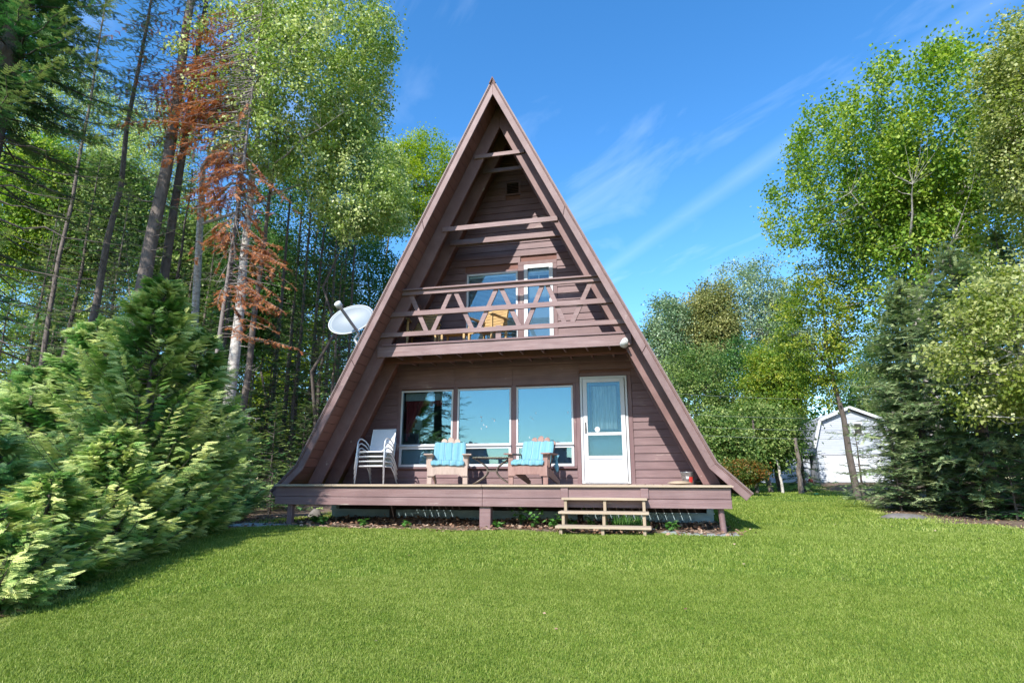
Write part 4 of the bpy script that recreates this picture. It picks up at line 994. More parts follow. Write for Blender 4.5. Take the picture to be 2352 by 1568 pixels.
# weeds below the deck edge
def weed(x, y, h, seed, label, n=26, leaf=.07, grassy=False):
    rng = np.random.default_rng(seed); t = empty('weed', (x, y, ground_z(x, y)), 0, label, 'weed', 'weeds growing under the deck edge'); br = []; P = []; D = []
    for k in range(max(4, n//4)):
        a = rng.uniform(0, 6.28); tip = np.array([math.cos(a)*h*.5, math.sin(a)*h*.5, h*rng.uniform(.6, 1.1)]); u = np.linspace(0, 1, 5)[:, None]
        p = u*tip*np.array([1, 1, 0])*u+u*np.array([0, 0, tip[2]]); br.append((p, .004*(1-.7*u[:, 0])))
        if not grassy:
            for q in range(5): j = rng.uniform(.35, 1); P.append([np.interp(j, u[:, 0], p[:, i]) for i in range(3)]); D.append(np.append(rng.normal(0, 1, 2), rng.uniform(-.4, .2)))
    if grassy:
        for k in range(n*4): P.append([rng.normal(0, h*.25), rng.normal(0, h*.15), 0]); D.append(np.array([rng.normal(0, .3), rng.normal(0, .3), 1]))
    else: wood('stems', br, 'lf_weed', t, 3)
    P = np.array(P); a, b, c = basis(np.array(D), norm(rng.normal(0, .4, P.shape)+np.array([0, .1, 1])))
    f = Foliage(); s = (leaf*rng.uniform(.7, 1.3, len(P))) if not grassy else h*rng.uniform(.5, 1.1, len(P))
    T_ = LEAF if not grassy else (LEAF[0]*np.array([1, .06, .3]), LEAF[1])
    f.add(inst(*T_, P, a, b, c, s), rng.random(len(P)), 1); f.build('leaves', 'lf_weed', t)
for k, (x, y, h, l, gy) in enumerate([(.55, -1.9, .42, 'tall leafy weed under the deck between the armchairs and the steps', 0), (.85, -2.2, .30, 'low leafy weed left of the pale steps', 0), (1.18, -2.35, .26, 'leafy weed touching the left end of the pale steps', 0),
        (1.75, -2.0, .30, 'leafy weed behind the left half of the steps', 0), (2.25, -2.2, .34, 'grassy tuft behind the right half of the steps', 1), (2.52, -2.3, .25, 'smaller grassy tuft by the right stringer of the steps', 1),
        (-3.3, -1.9, .2, 'small green weed near the left deck post', 0), (-2.9, -2.35, .14, 'tiny weed at the lawn edge near the left deck end', 0), (-2.1, -2.4, .13, 'small weed below the stack of chairs', 0),
        (3.0, -2.3, .17, 'small weed right of the steps', 0), (-1.3, -2.4, .12, 'small weed below the pale armchair', 0), (.28, -2.45, .16, 'small weed right of the middle deck post', 0), (1.5, -2.45, .2, 'short weed under the left half of the steps', 0)]):
    weed(x, y, h, 40+k, l, 30, .075, gy)

# ================================================================== LEFT TREES
g1 = 'cedar shrubs massed at the left edge of the lawn'
def C_(u, Y, v, r, mat, seed, lab, **kw):
    b = G(u, Y); cedar('cedar_shrub', lab, b, top(u, v, Y)-b[2], r, mat, seed, group=g1, **kw)
C_(310, -4.9, 655, 1.30, 'lf_cedar', 1, 'tallest bushy cedar at the lawn edge, with tips painted a sunlit yellow green', plumes=230, per=30)
C_(170, -4.6, 740, 1.2, 'lf_cedar2', 2, 'cedar painted a shaded blue green left of the tallest cedar', plumes=200, per=28)
C_(425, -4.0, 770, .95, 'lf_cedar', 3, 'cedar nearest the cottage at the right end of the cedar row', plumes=170, per=26)
C_(40, -5.0, 850, 1.0, 'lf_cedar2', 4, 'cedar at the far left border of the photo', plumes=160, per=26)
C_(255, -6.0, 985, .80, 'lf_cedar', 5, 'low cedar with tips painted pale as if sunlit in front of the tallest cedar', plumes=150, per=24, fan=.14)
C_(120, -7.0, 1090, .66, 'lf_cedar', 6, 'lowest cedar clump nearest the camera at bottom left', plumes=120, per=22, fan=.13)
C_(420, -4.3, 1000, .70, 'lf_cedar', 7, 'low cedar spreading over the grass at the right foot of the row', plumes=130, per=22, fan=.14)
C_(15, -7.7, 1165, .60, 'lf_cedar', 8, 'low cedar in the bottom left corner', plumes=110, per=22, fan=.12)
C_(-20, -6.6, 1000, .8, 'lf_cedar2', 10, 'cedar cut by the left border behind the corner cedar', plumes=110, per=22, fan=.14)
C_(505, -1.8, 930, .75, 'lf_cedar2', 9, 'dark cedar behind the right end of the cedar row', plumes=110, per=22)

def CN(u, Y, v, r, mat, seed, lab, name='conifer', **kw):
    b = G(u, Y); return conifer(name, lab, b, top(u, v, Y)-b[2], r, mat, seed=seed, **kw)
CN(-205, -2.6, -600, 4.3, 'lf_fir', 21, 'dense green fir boughs overhanging the top left corner', 'fir_tree', nb=7, step=.36, twig=.44, tw_step=.14, cb=.36, droop=.4, tuft=1)
CN(-290, 1.5, -250, 2.6, 'lf_fir', 22, 'dark fir behind the corner fir at the left border', 'fir_tree', nb=6, step=.40, twig=.40, tw_step=.16, cb=.30, droop=.4)
CN(268, .4, -500, 1.9, 'lf_spruceblue', 23, 'tall spruce with the thickest grey trunk and bare lower limbs', 'spruce_tree', bark='bark', r0=.23, cb=.60, bare=.25, nb=5, step=.36, twig=.3, tw_step=.17, droop=.15, lean=(.1, 0))
CN(312, .9, -300, 1.5, 'lf_spruce', 24, 'dark trunked spruce close behind the thickest grey trunk', 'spruce_tree', r0=.17, cb=.62, bare=.3, nb=5, step=.45, twig=.28, tw_step=.18)
CN(148, .9, -200, 1.6, 'lf_spruceblue', 25, 'slender bare-trunked conifer between the corner firs and the thickest trunk', 'spruce_tree', bark='bark', r0=.13, cb=.55, bare=.3, nb=6, step=.36, twig=.28, tw_step=.18, lean=(.2, 0))
CN(40, 2.6, -120, 1.4, 'lf_spruceblue', 26, 'thin conifer trunk between the left border and the slender bare trunk', 'spruce_tree', bark='bark', r0=.10, cb=.55, bare=.3, nb=5, step=.45, twig=.28, tw_step=.2)
CN(506, 2.2, 60, 1.2, 'lf_spruceblue', 27, 'pale barked conifer trunk left of the cottage behind the rust fir', 'spruce_tree', bark='barklight', r0=.20, cb=.7, bare=.5, nb=4, step=.5, twig=.28, tw_step=.2)
CN(540, 3.2, 150, 1.0, 'lf_spruce', 28, 'smooth grey leaning trunk right of the pale barked conifer', 'spruce_tree', bark='bark', r0=.13, cb=.75, bare=.6, nb=4, step=.5, twig=.25, tw_step=.2, lean=(.3, 0))
# dead fir with rust needles: limbs hanging out towards the lawn
b = G(455, .2); H_ = top(455, -60, .2)-b[2]
def rust_fir():
    rng = np.random.default_rng(77); root = empty('dead_fir', b, 0, 'dead fir with rusty orange needles hanging beside the thick grey trunk', 'tree')
    t = np.linspace(0, 1, 10); pts = np.stack([.25*np.sin(t*2), 0*t, t*H_], 1); pts[0, 2] = -.2; tr = [(pts, .075*(1-.9*t))]
    br = []; P = []; D = []; S = []; T = []; p0 = np.array(b)
    for k in range(230):
        q = rng.random(); u0 = 365+q*275+rng.normal(0, 45); v0 = 170+q*500+rng.normal(0, 80)
        if k > 200: u0 = rng.uniform(230, 480); v0 = rng.uniform(40, 300)
        e = np.array(at(u0, v0, .2+rng.normal(-.1, .45)))-p0; zs_ = min(e[2]+rng.uniform(.2, 1.1), H_*.97); s = np.array([np.interp(zs_/H_, t, pts[:, 0]), 0, zs_])
        u = np.linspace(0, 1, 7)[:, None]; m = (s+e)/2+np.array([0, 0, .22])+rng.normal(0, .08, 3); p = (1-u)**2*s+2*u*(1-u)*m+u*u*e; br.append((p, .013*(1-.8*u[:, 0])))
        hd = norm(p[-1]-p[-3]); side = norm(np.cross(hd, [0, 0, 1.]))
        dens = rng.choice([.1, .35, 1.2, 1.4])
        for v in np.linspace(.42, 1, 13):
            if rng.random() > dens: continue
            pp = np.array([np.interp(v, u[:, 0], p[:, i]) for i in range(3)])
            for sg in (-1, 1):
                d = hd*.7+side*sg*rng.uniform(.4, 1)+np.array([0, 0, rng.uniform(-.6, .1)]); L = rng.uniform(.10, .24)
                br.append((np.array([pp, pp+norm(d)*L]), np.array([.004, .002]))); P.append(pp); D.append(d); S.append(L); T.append(rng.random()); P.append(pp+norm(d)*L*.6); D.append(d+rng.normal(0, .5, 3)); S.append(L*.7); T.append(rng.random())
    for k in range(120):   # bare grey twigs
        z0 = rng.uniform(.35, .95)*H_; s = np.array([np.interp(z0/H_, t, pts[:, 0]), 0, z0]); a = rng.uniform(0, 6.28); L = rng.uniform(.5, 1.5); u = np.linspace(0, 1, 6)[:, None]; h = np.array([math.cos(a), math.sin(a), 0])
        p = s+h*L*u+np.array([0, 0, 1])*(-.3*L*u**1.5); p[1:] += rng.normal(0, .03, (5, 3)); br.append((p, .007*(1-.8*u[:, 0])))
        for q in range(4):
            j = rng.integers(2, 6); br.append((np.array([p[j], p[j]+rng.normal(0, .16, 3)]), np.array([.003, .0015])))
    wood('trunk', tr, 'twig', root, 7, br, 3)
    P = np.array(P); a_, b_, c_ = basis(np.array(D), norm(rng.normal(0, .4, P.shape)+np.array([0, -.3, 1]))); f = Foliage(); f.add(inst(*TWIG, P, a_, b_, c_, np.array(S)), np.clip(np.array(T), 0, 1), len(TWIG[1])); f.build('crown', 'lf_rust', root)
rust_fir()

# stand of conifers behind: prototypes and copies
gs = 'thin conifers of the stand behind the cedars'
protos = []
for k in range(4):
    u = [30, 290, 640, 760][k]; Y = [7, 9, 7.5, 8.5][k]; b = G(u, Y)
    protos.append(conifer('conifer', 'thin shaded conifer in the stand behind the cedars', b, [12.5, 13.5, 10.5, 11.5][k], [1.7, 1.5, 1.5, 1.6][k], ['lf_spruce', 'lf_fir', 'lf_spruce', 'lf_fir'][k], seed=100+k, step=.42, nb=5, cb=[.3, .4, .2, .3][k], twig=.36, tw_step=.22, tmp=TWIG2, group=gs, r0=.12, bark=['bark', 'barkdark', 'barkdark', 'bark'][k], bare=.15))
rnd = random.Random(12)
for k in range(20):
    p = protos[k % 4]; c = copy_tree(p); u = -120+k*46+rnd.uniform(-14, 14); Y = rnd.choice([3.4, 5, 6.5, 10, 12.5, 15, 18]); 
    if u > 520 and Y < 5: Y = 6+rnd.uniform(0, 6)
    b = G(u, Y); s = rnd.uniform(.75, 1.05)*(1 if u < 560 else .72); c.location = b; c.rotation_euler = (0, 0, rnd.uniform(0, 6.28)); c.scale = (s, s, s*rnd.uniform(.9, 1.1))
# thin trunks (deciduous poles) behind the house's left side
for k, (u, Y, v) in enumerate([(610, 5.5, 450), (668, 6.2, 480), (700, 7.5, 420), (735, 6.8, 520), (640, 9, 400), (780, 8, 560)]):
    b = G(u, Y); rng = np.random.default_rng(300+k); t = np.linspace(0, 1, 8); H_ = top(u, v, Y)-b[2]; pts = np.stack([rng.normal(0, .02, 8).cumsum(), 0*t, t*H_-.1], 1)
    root = empty('bare_trunk', b, 0, ['dark straight pole trunk left of the satellite dish', 'dark straight pole trunk below the satellite dish', 'thin trunk right below the dish edge', 'thin trunk close to the roof edge below the dish', 'thin distant trunk left of the dish', 'thin trunk nearly hidden by the left roof'][k], 'tree')
    br = []
    for q in range(26):
        z0 = rng.uniform(.15, .98)*H_; a = rng.uniform(0, 6.28); L = rng.uniform(.3, 1.1); s = np.array([np.interp(z0/H_, t, pts[:, 0]), 0, z0]); u_ = np.linspace(0, 1, 5)[:, None]; p = s+np.array([math.cos(a), math.sin(a), .05])*L*u_; p[1:] += rng.normal(0, .04, (4, 3)); br.append((p, .008*(1-.7*u_[:, 0])))
    wood('trunk', [(pts, .085*(1-.6*t))], 'barkdark', root, 7, br, 3)

# leaning maple above the rust fir
def BL(name, lab, u, Y, vt, uc, vc, rpx, zpx, mat, seed, Yc=None, **kw):
    b = G(u, Y); Yc = Y if Yc is None else Yc; c = at(uc, vc, Yc); k = mpp(uc, Yc)
    return broadleaf(name, lab, kw.pop('cat', 'tree'), b, top(u, vt, Y), (c.x, c.y, c.z), rpx*k, zpx*k, mat, seed=seed, **kw)
b = G(430, 3.2); tp = [b, tuple(at(455, 600, 3.1)), tuple(at(466, 384, 3)), tuple(at(530, 290, 3)), tuple(at(590, 190, 2.9)), tuple(at(622, 110, 2.8)), tuple(at(640, -40, 2.8))]
BL('maple_tree', 'pale leaved maple leaning right over the rust fir beside the roof', 430, 3.2, -100, 715, 190, 265, 340, 'lf_pale', 31, Yc=2.6, trunk_pts=tp, nclus=760, per=46, leaf=.11, cr=.44, r0=.13, nl=18, lobes=.5, shell=.35, bark='barklight', cb=.35, flat=.8)
BL('maple_tree', 'grey leaved branches of a maple hanging beside the roof edge', 700, 4.8, 250, 830, 440, 120, 150, 'lf_pale', 32, Yc=3.6, nclus=210, per=44, leaf=.095, cr=.42, r0=.08, nl=12, lobes=.5, bark='barkdark', cb=.5)
BL('maple_tree', 'dark green maple filling the space behind the left roof slope', 720, 9.5, 330, 720, 560, 190, 240, 'lf_dark', 33, nclus=460, per=46, leaf=.11, cr=.6, r0=.14, lobes=.4)
BL('maple_tree', 'dark green maple low against the left roof slope', 830, 12, 560, 840, 640, 110, 190, 'lf_dark', 34, nclus=260, per=46, leaf=.11, cr=.55, r0=.12)
BL('aspen_tree', 'bright yellow green treetop rising over the left roof slope', 960, 16, 285, 955, 420, 105, 150, 'lf_bright', 35, nclus=380, per=46, leaf=.12, cr=.55, r0=.14, lobes=.5)
BL('aspen_tree', 'pale treetop just above the dark maple at the roof line', 880, 14, 340, 880, 440, 80, 130, 'lf_pale', 36, nclus=230, per=44, leaf=.12, cr=.5, r0=.12)
for k, (u, Y, vt, uc, vc, rp, zp, mt, nm_, lab) in enumerate([
    (60, 15, 330, 60, 700, 130, 330, 'lf_maple', 'maple_tree', 'sunlit green maple far behind the firs at the left border'),
    (230, 18, 350, 230, 720, 130, 320, 'lf_pale', 'aspen_tree', 'pale green aspen far behind the slender leaning trunk'),
    (410, 16, 300, 410, 760, 130, 320, 'lf_maple', 'maple_tree', 'sunlit green maple far behind the thick grey trunk'),
    (560, 19, 420, 560, 800, 120, 290, 'lf_bright', 'aspen_tree', 'bright green aspen seen between the trunks left of the cottage'),
    (690, 20, 600, 690, 860, 110, 240, 'lf_bright', 'aspen_tree', 'bright green low aspen behind the satellite dish'),
    (330, 22, 150, 330, 420, 140, 240, 'lf_pale', 'aspen_tree', 'pale aspen top showing between the conifers at upper left'),
    (100, 9, 250, 95, 480, 110, 200, 'lf_maple', 'maple_tree', 'green maple standing among the conifers near the left border'),
    (300, 10.5, 260, 250, 500, 100, 190, 'lf_wood', 'maple_tree', 'green maple among the conifers behind the slender bare trunk'),
    (440, 9.5, 420, 430, 620, 90, 160, 'lf_wood', 'maple_tree', 'green maple low between the thick trunk and the pale trunk'),
    (600, 10, 480, 590, 680, 85, 170, 'lf_dark', 'maple_tree', 'dark maple behind the pole trunks left of the dish'),
    (140, 22, 60, 140, 330, 140, 260, 'lf_pale', 'aspen_tree', 'pale aspen top behind the corner firs')]):
    BL(nm_, lab, u, Y, vt, uc, vc, rp, zp, mt, 240+k, nclus=560, per=40, leaf=.16, cr=.75, r0=.08, nl=12, lobes=.3)
# undergrowth left of deck
for k, (u, Y, v, r, mt, lab) in enumerate([(560, 1.2, 960, .8, 'lf_fir', 'young fir in shade behind the cedar row'), (620, 2.6, 930, .8, 'lf_fir', 'young fir left of the deck under the pole trunks'), (690, 4.5, 930, 1.0, 'lf_spruce', 'young spruce touching the left roof foot'), (540, 3.8, 900, 1.0, 'lf_spruce', 'young spruce below the pale barked trunk'),
                                         (470, 2.2, 850, 1.0, 'lf_fir', 'young fir filling the gap right of the cedar top'), (600, 6.5, 880, 1.3, 'lf_fir', 'young fir deep in shade behind the pole trunks'), (760, 7, 900, 1.2, 'lf_fir', 'young fir in shade against the roof slope'), (490, 5.2, 720, 1.3, 'lf_spruce', 'mid-height conifer filling the gap left of the pale trunk'), (600, 4.6, 700, 1.2, 'lf_fir', 'mid-height conifer right of the pale trunk'), (700, 5.8, 720, 1.2, 'lf_spruce', 'mid-height conifer below the satellite dish'),
    (655, 8.5, 640, 1.5, 'lf_fir', 'taller conifer in shade between the pole trunks'), (770, 9.5, 650, 1.4, 'lf_fir', 'shaded conifer against the lower left roof edge'), (440, 6.5, 640, 1.4, 'lf_fir', 'shaded conifer rising right of the tallest cedar'), (70, 4.5, 620, 1.5, 'lf_fir', 'mid-height conifer behind the cedars at the left border'), (180, 5.5, 600, 1.5, 'lf_spruce', 'mid-height conifer behind the slender bare trunk'),
    (575, -.6, 1085, .65, 'lf_fir', 'low fir bush beside the left deck post'), (625, .6, 1070, .7, 'lf_spruce', 'low spruce bush just behind the left deck end'), (530, .2, 1040, .8, 'lf_fir', 'low fir bush between the cedar row and the deck'), (665, 1.8, 1060, .8, 'lf_fir', 'low fir bush in shade behind the left deck corner')]):
    b = G(u, Y); conifer('young_conifer', lab, b, top(u, v, Y)-b[2], r, mt, seed=400+k, step=.2, nb=6, cb=0, twig=.26, tw_step=.12, tmp=TWIG2, r0=.04, droop=.2, group='young conifers left of the deck')

# ================================================================== RIGHT TREES
BL('maple_tree', 'great yellow green maple with spiky top right of the sky', 2170, 9, 150, 2110, 500, 266, 282, 'lf_maple', 51, nclus=1800, per=31, leaf=.125, cr=.34, flat=1.5, r0=.30, nl=30, lobes=.75, shell=.35, bark='barklight', cb=.2, spikes=.4)
BL('maple_tree', 'slim dark trunked maple with olive yellow leaves before the white shed', 1965, 11, 600, 1875, 760, 92, 175, 'lf_yellow', 52, nclus=420, per=28, leaf=.095, cr=.38, r0=.13, nl=16, bark='barkdark', cb=.32, flat=.45, trunk_pts=[tuple(G(1965, 11)), tuple(at(1950, 1040, 11)), tuple(at(1938, 960, 11)), tuple(at(1915, 880, 11)), tuple(at(1900, 800, 11)), tuple(at(1890, 700, 11)), tuple(at(1880, 640, 11))])
BL('birch_tree', 'large leaved pale birch reaching in from the right border', 2440, .5, 480, 2335, 800, 165, 200, 'lf_birch', 53, Yc=.5, nclus=330, per=40, leaf=.085, cr=.36, r0=.12, nl=18, lobes=.4, bark='barklight', cb=.3, flat=.6)
BL('birch_tree', 'tall golden green birch along the upper right border', 2420, 3.2, -60, 2385, 290, 150, 310, 'lf_birch', 54, nclus=620, per=46, leaf=.085, cr=.42, r0=.15, nl=20, lobes=.4, bark='barklight')
CN(2275, 3.2, 560, 2.5, 'lf_spruceblue', 55, 'grey green spruce with a thick trunk beneath the right birches', 'spruce_tree', nb=7, step=.28, twig=.40, tw_step=.10, cb=.10, droop=.42, r0=.17, bark='bark', tuft=1)
CN(2135, 5.8, 640, 2.4, 'lf_spruceblue', 56, 'spreading spruce with drooping boughs left of the thick trunked spruce', 'spruce_tree', nb=7, step=.26, twig=.40, tw_step=.10, cb=.0, droop=.38, r0=.13, tuft=1)
CN(2400, 4.6, 520, 2.0, 'lf_spruce', 57, 'dark spruce at the right border behind the birch', 'spruce_tree', nb=6, step=.3, twig=.40, tw_step=.11, cb=.05, tuft=1)
CN(2060, 4.6, 1010, .85, 'lf_spruceblue', 58, 'small pale spruce bush at the lawn corner near the rock', 'spruce_bush', nb=8, step=.13, twig=.22, tw_step=.07, cb=0, droop=.15, r0=.03, cat='bush')
CN(2200, 3.4, 1040, .8, 'lf_spruce', 59, 'low spruce bush under the thick trunked spruce', 'spruce_bush', nb=8, step=.15, twig=.24, tw_step=.09, cb=0, droop=.15, r0=.03, cat='bush')
CN(1978, 11.2, 975, 1.0, 'lf_spruce', 60, 'thin dark young spruce beside the slim maple trunk', 'spruce_tree', nb=5, step=.34, twig=.3, tw_step=.2, cb=0, droop=.2, r0=.05)
CN(2320, 2.2, 1060, .9, 'lf_fir', 61, 'dark low fir at the right border', 'spruce_bush', nb=8, step=.16, twig=.26, tw_step=.1, cb=0, droop=.2, r0=.03, cat='bush')
# distant group
D_ = [('poplar_tree', 'tallest grey green poplar of the distant group', 1735, 46, 572, 1735, 745, 95, 180, 'lf_poplar', 71),
      ('poplar_tree', 'pale poplar at the left end of the distant group against the roof', 1530, 42, 678, 1535, 800, 60, 130, 'lf_poplar', 72),
      ('birch_tree', 'ochre topped birch between the distant poplars', 1640, 44, 650, 1640, 740, 62, 100, 'lf_ochre', 73),
      ('birch_tree', 'smaller olive birch left of the ochre topped birch', 1585, 43, 700, 1590, 800, 55, 110, 'lf_ochre', 74),
      ('poplar_tree', 'grey green poplar low in the distant group beside the tall maple', 1800, 48, 640, 1800, 800, 70, 150, 'lf_poplar', 75)]
for nm_, lab, u, Y, vt, uc, vc, rp, zp, mt, sd_ in D_: BL(nm_, lab, u, Y, vt, uc, vc, rp, zp, mt, sd_, nclus=460, per=36, leaf=.21, cr=.95, r0=.22, nl=14, lobes=.4, bark='barklight')
E_ = [('maple_tree', 'green maple just right of the lower roof slope', 1600, 24, 770, 1600, 920, 85, 140, 'lf_wood', 81), ('maple_tree', 'dark green maple behind the power lines', 1690, 28, 780, 1690, 900, 90, 130, 'lf_dark', 82),
      ('maple_tree', 'yellow leaved maple below the olive maple', 1790, 22, 810, 1780, 900, 75, 100, 'lf_yellow', 83), ('maple_tree', 'green maple with low leafy skirt left of the white shed', 1770, 20, 850, 1755, 1010, 80, 85, 'lf_wood', 84),
      ('maple_tree', 'dense green tree above the shed roof', 1990, 36, 800, 2000, 900, 90, 110, 'lf_dark', 85), ('maple_tree', 'bushy maple close to the roof foot', 1640, 18, 950, 1650, 1025, 70, 80, 'lf_wood', 86), ('maple_tree', 'green tree between the slim maple and the great maple', 2060, 30, 700, 2070, 850, 100, 180, 'lf_wood', 87)]
for nm_, lab, u, Y, vt, uc, vc, rp, zp, mt, sd_ in E_: BL(nm_, lab, u, Y, vt, uc, vc, rp, zp, mt, sd_, nclus=360, per=42, leaf=.14, cr=.65, r0=.13, nl=14, lobes=.4)
for k, (u, Y, v, r, lab) in enumerate([(1845, 21, 930, 1.5, 'dark spruce left of the white shed'), (1700, 19.5, 1010, 1.4, 'dark low conifer right of the roof foot'), (2060, 22, 880, 1.7, 'dark spruce against the right side of the shed')]):
    b = G(u, Y); conifer('spruce_tree', lab, b, top(u, v, Y)-b[2], r, 'lf_spruce', seed=500+k, step=.36, nb=6, cb=.05, twig=.42, tw_step=.22, tmp=TWIG2, droop=.3)
BL('autumn_bush', 'dark bush with red and yellow leaves at the back of the lawn', 1705, 15, 1062, 1705, 1084, 45, 24, 'lf_autumn', 91, nclus=220, per=36, leaf=.09, cr=.32, r0=.03, nl=10, cat='bush')
BL('autumn_bush', 'second low bush by the roof foot turning red', 1655, 14, 1072, 1658, 1090, 30, 18, 'lf_autumn', 92, nclus=130, per=36, leaf=.09, cr=.28, r0=.03, nl=8, cat='bush')
# pale trunks standing in the right woods
for k, (u, Y, v, tk, ln, lab) in enumerate([(1655, 19, 960, .08, -.3, 'white slanting birch trunk left of the shed woods'), (1795, 19, 980, .075, -.25, 'pale trunk leaning at the lawn edge left of the shed'), (1735, 18.5, 960, .10, .1, 'thin dark trunk between the two pale trunks'), (1838, 18.5, 1000, .14, 0, 'stout trunk nearest the left wall of the shed'), (2262, 4.4, 800, .12, .2, 'second trunk beside the thick spruce trunk')]):
    b = G(u, Y); H_ = top(u, v, Y)-b[2]; t = np.linspace(0, 1, 8); rng = np.random.default_rng(600+k); pts = np.stack([ln*t*H_*.3, 0*t, t*H_-.1], 1); pts[1:] += rng.normal(0, .03, (7, 3))*np.array([1, 1, 0])
    root = empty('bare_trunk', b, 0, lab, 'tree'); wood('trunk', [(pts, tk*(1-.5*t))], ['barklight', 'barklight', 'barkdark', 'bark', 'bark'][k], root, 8)
# far woods
rng = np.random.default_rng(900); n = 5200; th = rng.uniform(R(-62), R(75), n); rd = rng.uniform(62, 95, n)
cx = CAM.x+np.cos(math.pi/2+th)*rd; cy = CAM.y+np.sin(math.pi/2+th)*rd; hmax = 8+2.5*np.sin(th*9)+2*np.sin(th*23+1)+1.5*np.sin(th*51); cz = -.6+hmax*rng.random(n)**.8
idx = np.repeat(np.arange(n), 26); m = len(idx); P = np.stack([cx, cy, cz], 1)[idx]+rng.normal(0, .85, (m, 3)); a, b_, c_ = basis(rng.normal(0, 1, (m, 3)), norm(rng.normal(0, .6, (m, 3))+np.array([0, -.2, .8])))
f = Foliage(); f.add(inst(*LEAF, P, a, b_, c_, rng.uniform(.35, .7, m)), np.clip(rng.random(n)[idx]*.6+rng.normal(.2, .2, m), 0, 1), 1); o = f.build('far_woods', 'lf_dark', None); tag(o, 'far dark woods closing the view behind the yard', 'woods', None, 'stuff')
# trees standing in front of the cottage, outside the view (seen in the panes, shading the left end)
b = (-6.35, -12.6, ground_z(-6.35, -12.6)); conifer('spruce_tree', 'lakeside spruce mirrored in the left front window', b, 12.6, 2.0, 'lf_spruce', seed=700, step=.36, nb=6, cb=.08, twig=.38, tw_step=.15, droop=.35)

# ================================================================== SHED, WIRES, ROCK
sh = empty('gambrel_shed', (14.9, 28.6, -.15), 0, 'small white shed with a gambrel roof and wide door behind the trees', 'shed')
def shp(o): o.parent = sh; o.matrix_parent_inverse = Matrix.Translation((-14.9, -28.6, .15)); return o
gp = [(12.75, 2.05), (13.25, 3.75), (15.05, 4.50), (16.75, 3.75), (17.25, 2.05)]
mb = MB(); mb.prism([(12.95, -.2), (17.0, -.2), (17.0, 2.2), (16.6, 3.62), (15.05, 4.32), (13.4, 3.62), (12.95, 2.2)][::-1], 28.5, 35); shp(mb.build('wall', 'shedwall'))
mb = MB(); z = -.1
while z < 4.2:
    def wx(z_): return 2.02 if z_ < 2.2 else (2.02-(z_-2.2)*.29 if z_ < 3.6 else max(.05, (4.32-z_)*2.15))
    mb.box(14.98-wx(z+.12), 14.98+wx(z+.12), 28.47, 28.5, z, z+.11); z += .12
shp(mb.build('clapboards', 'shedwall'))
for a, b2 in zip(gp[:-1], gp[1:]):
    mb = MB(); mb.beam((a[0], 31.7, a[1]), (b2[0], 31.7, b2[1]), 6.9, .07, (0, 0, 1)); shp(mb.build('roof', 'shedroof'))
    mb = MB(); mb.beam((a[0], 28.22, a[1]-.06), (b2[0], 28.22, b2[1]-.06), .05, .17, (0, 0, 1)); shp(mb.build('fascia', 'white'))
dr = shp(MB().box(13.28, 16.55, 28.42, 28.47, -.1, 1.52).build('garage_door', 'white')); 
mb = MB()
for k in range(1, 4): mb.box(13.28, 16.55, 28.41, 28.425, -.1+k*.405-.01, -.1+k*.405)
mb.build('panel_joint', 'shedroof', dr)
shp(MB().box(13.15, 16.7, 28.38, 28.5, 1.53, 1.66).build('door_lintel', 'shedroof'))
for x in (14.50, 15.15):
    wf = shp(frame_mb(x, x+.52, 2.75, 3.50, .07, 28.40, 28.47).build('window', 'white')); MB().box(x+.07, x+.45, 28.43, 28.45, 2.82, 3.43).build('pane', 'black', wf); MB().box(x+.07, x+.45, 28.41, 28.43, 3.1, 3.15).build('sash_bar', 'white', wf)
lt = empty('white_lean_to', (10.9, 29.5, -.15), 0, 'low whitish outbuilding glimpsed left of the shed between trunks', 'outbuilding')
o = MB().box(9.6, 12.7, 29.5, 33, -.2, 1.55).build('wall', 'shedwall', lt); o.matrix_parent_inverse = Matrix.Translation((-10.9, -29.5, .15))
o = MB().beam((9.4, 31.2, 1.62), (12.9, 31.2, 1.62), 3.9, .1).build('roof', 'shedroof', lt); o.matrix_parent_inverse = Matrix.Translation((-10.9, -29.5, .15))
blob('red_container', 'redpaint', tuple(at(1862, 1104, 27.6)), .14, .12, .17, 'small red container on the ground left of the shed door', 'container', 5, .1)
for k, (v0, v1, lab) in enumerate([(904, 914, 'topmost'), (950, 957, 'second'), (978, 983, 'third'), (997, 1004, 'lowest')]):
    a = at(1440, v0-8, 9+k*.2); c = at(2060, v1+3, 13+k*.2); pts = [a.lerp(c, t/12)+Vector((0, 0, -.12*math.sin(math.pi*t/12))) for t in range(13)]
    o = MB().tube(pts, .0045, 5).build('power_line', 'wire'); tag(o, f'{lab} of four thin wires crossing the trees right of the roof', 'wire', 'four wires strung behind the cottage')
blob('rock', 'rock', (7.75, 2.0, -.72), .50, .30, .13, 'low flat grey rock at the lawn corner under the right spruces', 'rock', 6, .16, n=22, m_=12)
blob('rock', 'rock', (9.9, 1.0, -.71), .22, .15, .09, 'small stone on the bare soil at the right border', 'rock', 8, .2)
o = MB().lathe([(0, 0), (.12, 0), (.10, .05), (0, .06)], (9.9, 17.4, -.585), 12).build('plastic_disc', 'greenplastic'); tag(o, 'small bright green plastic thing lying on the far lawn', 'toy')

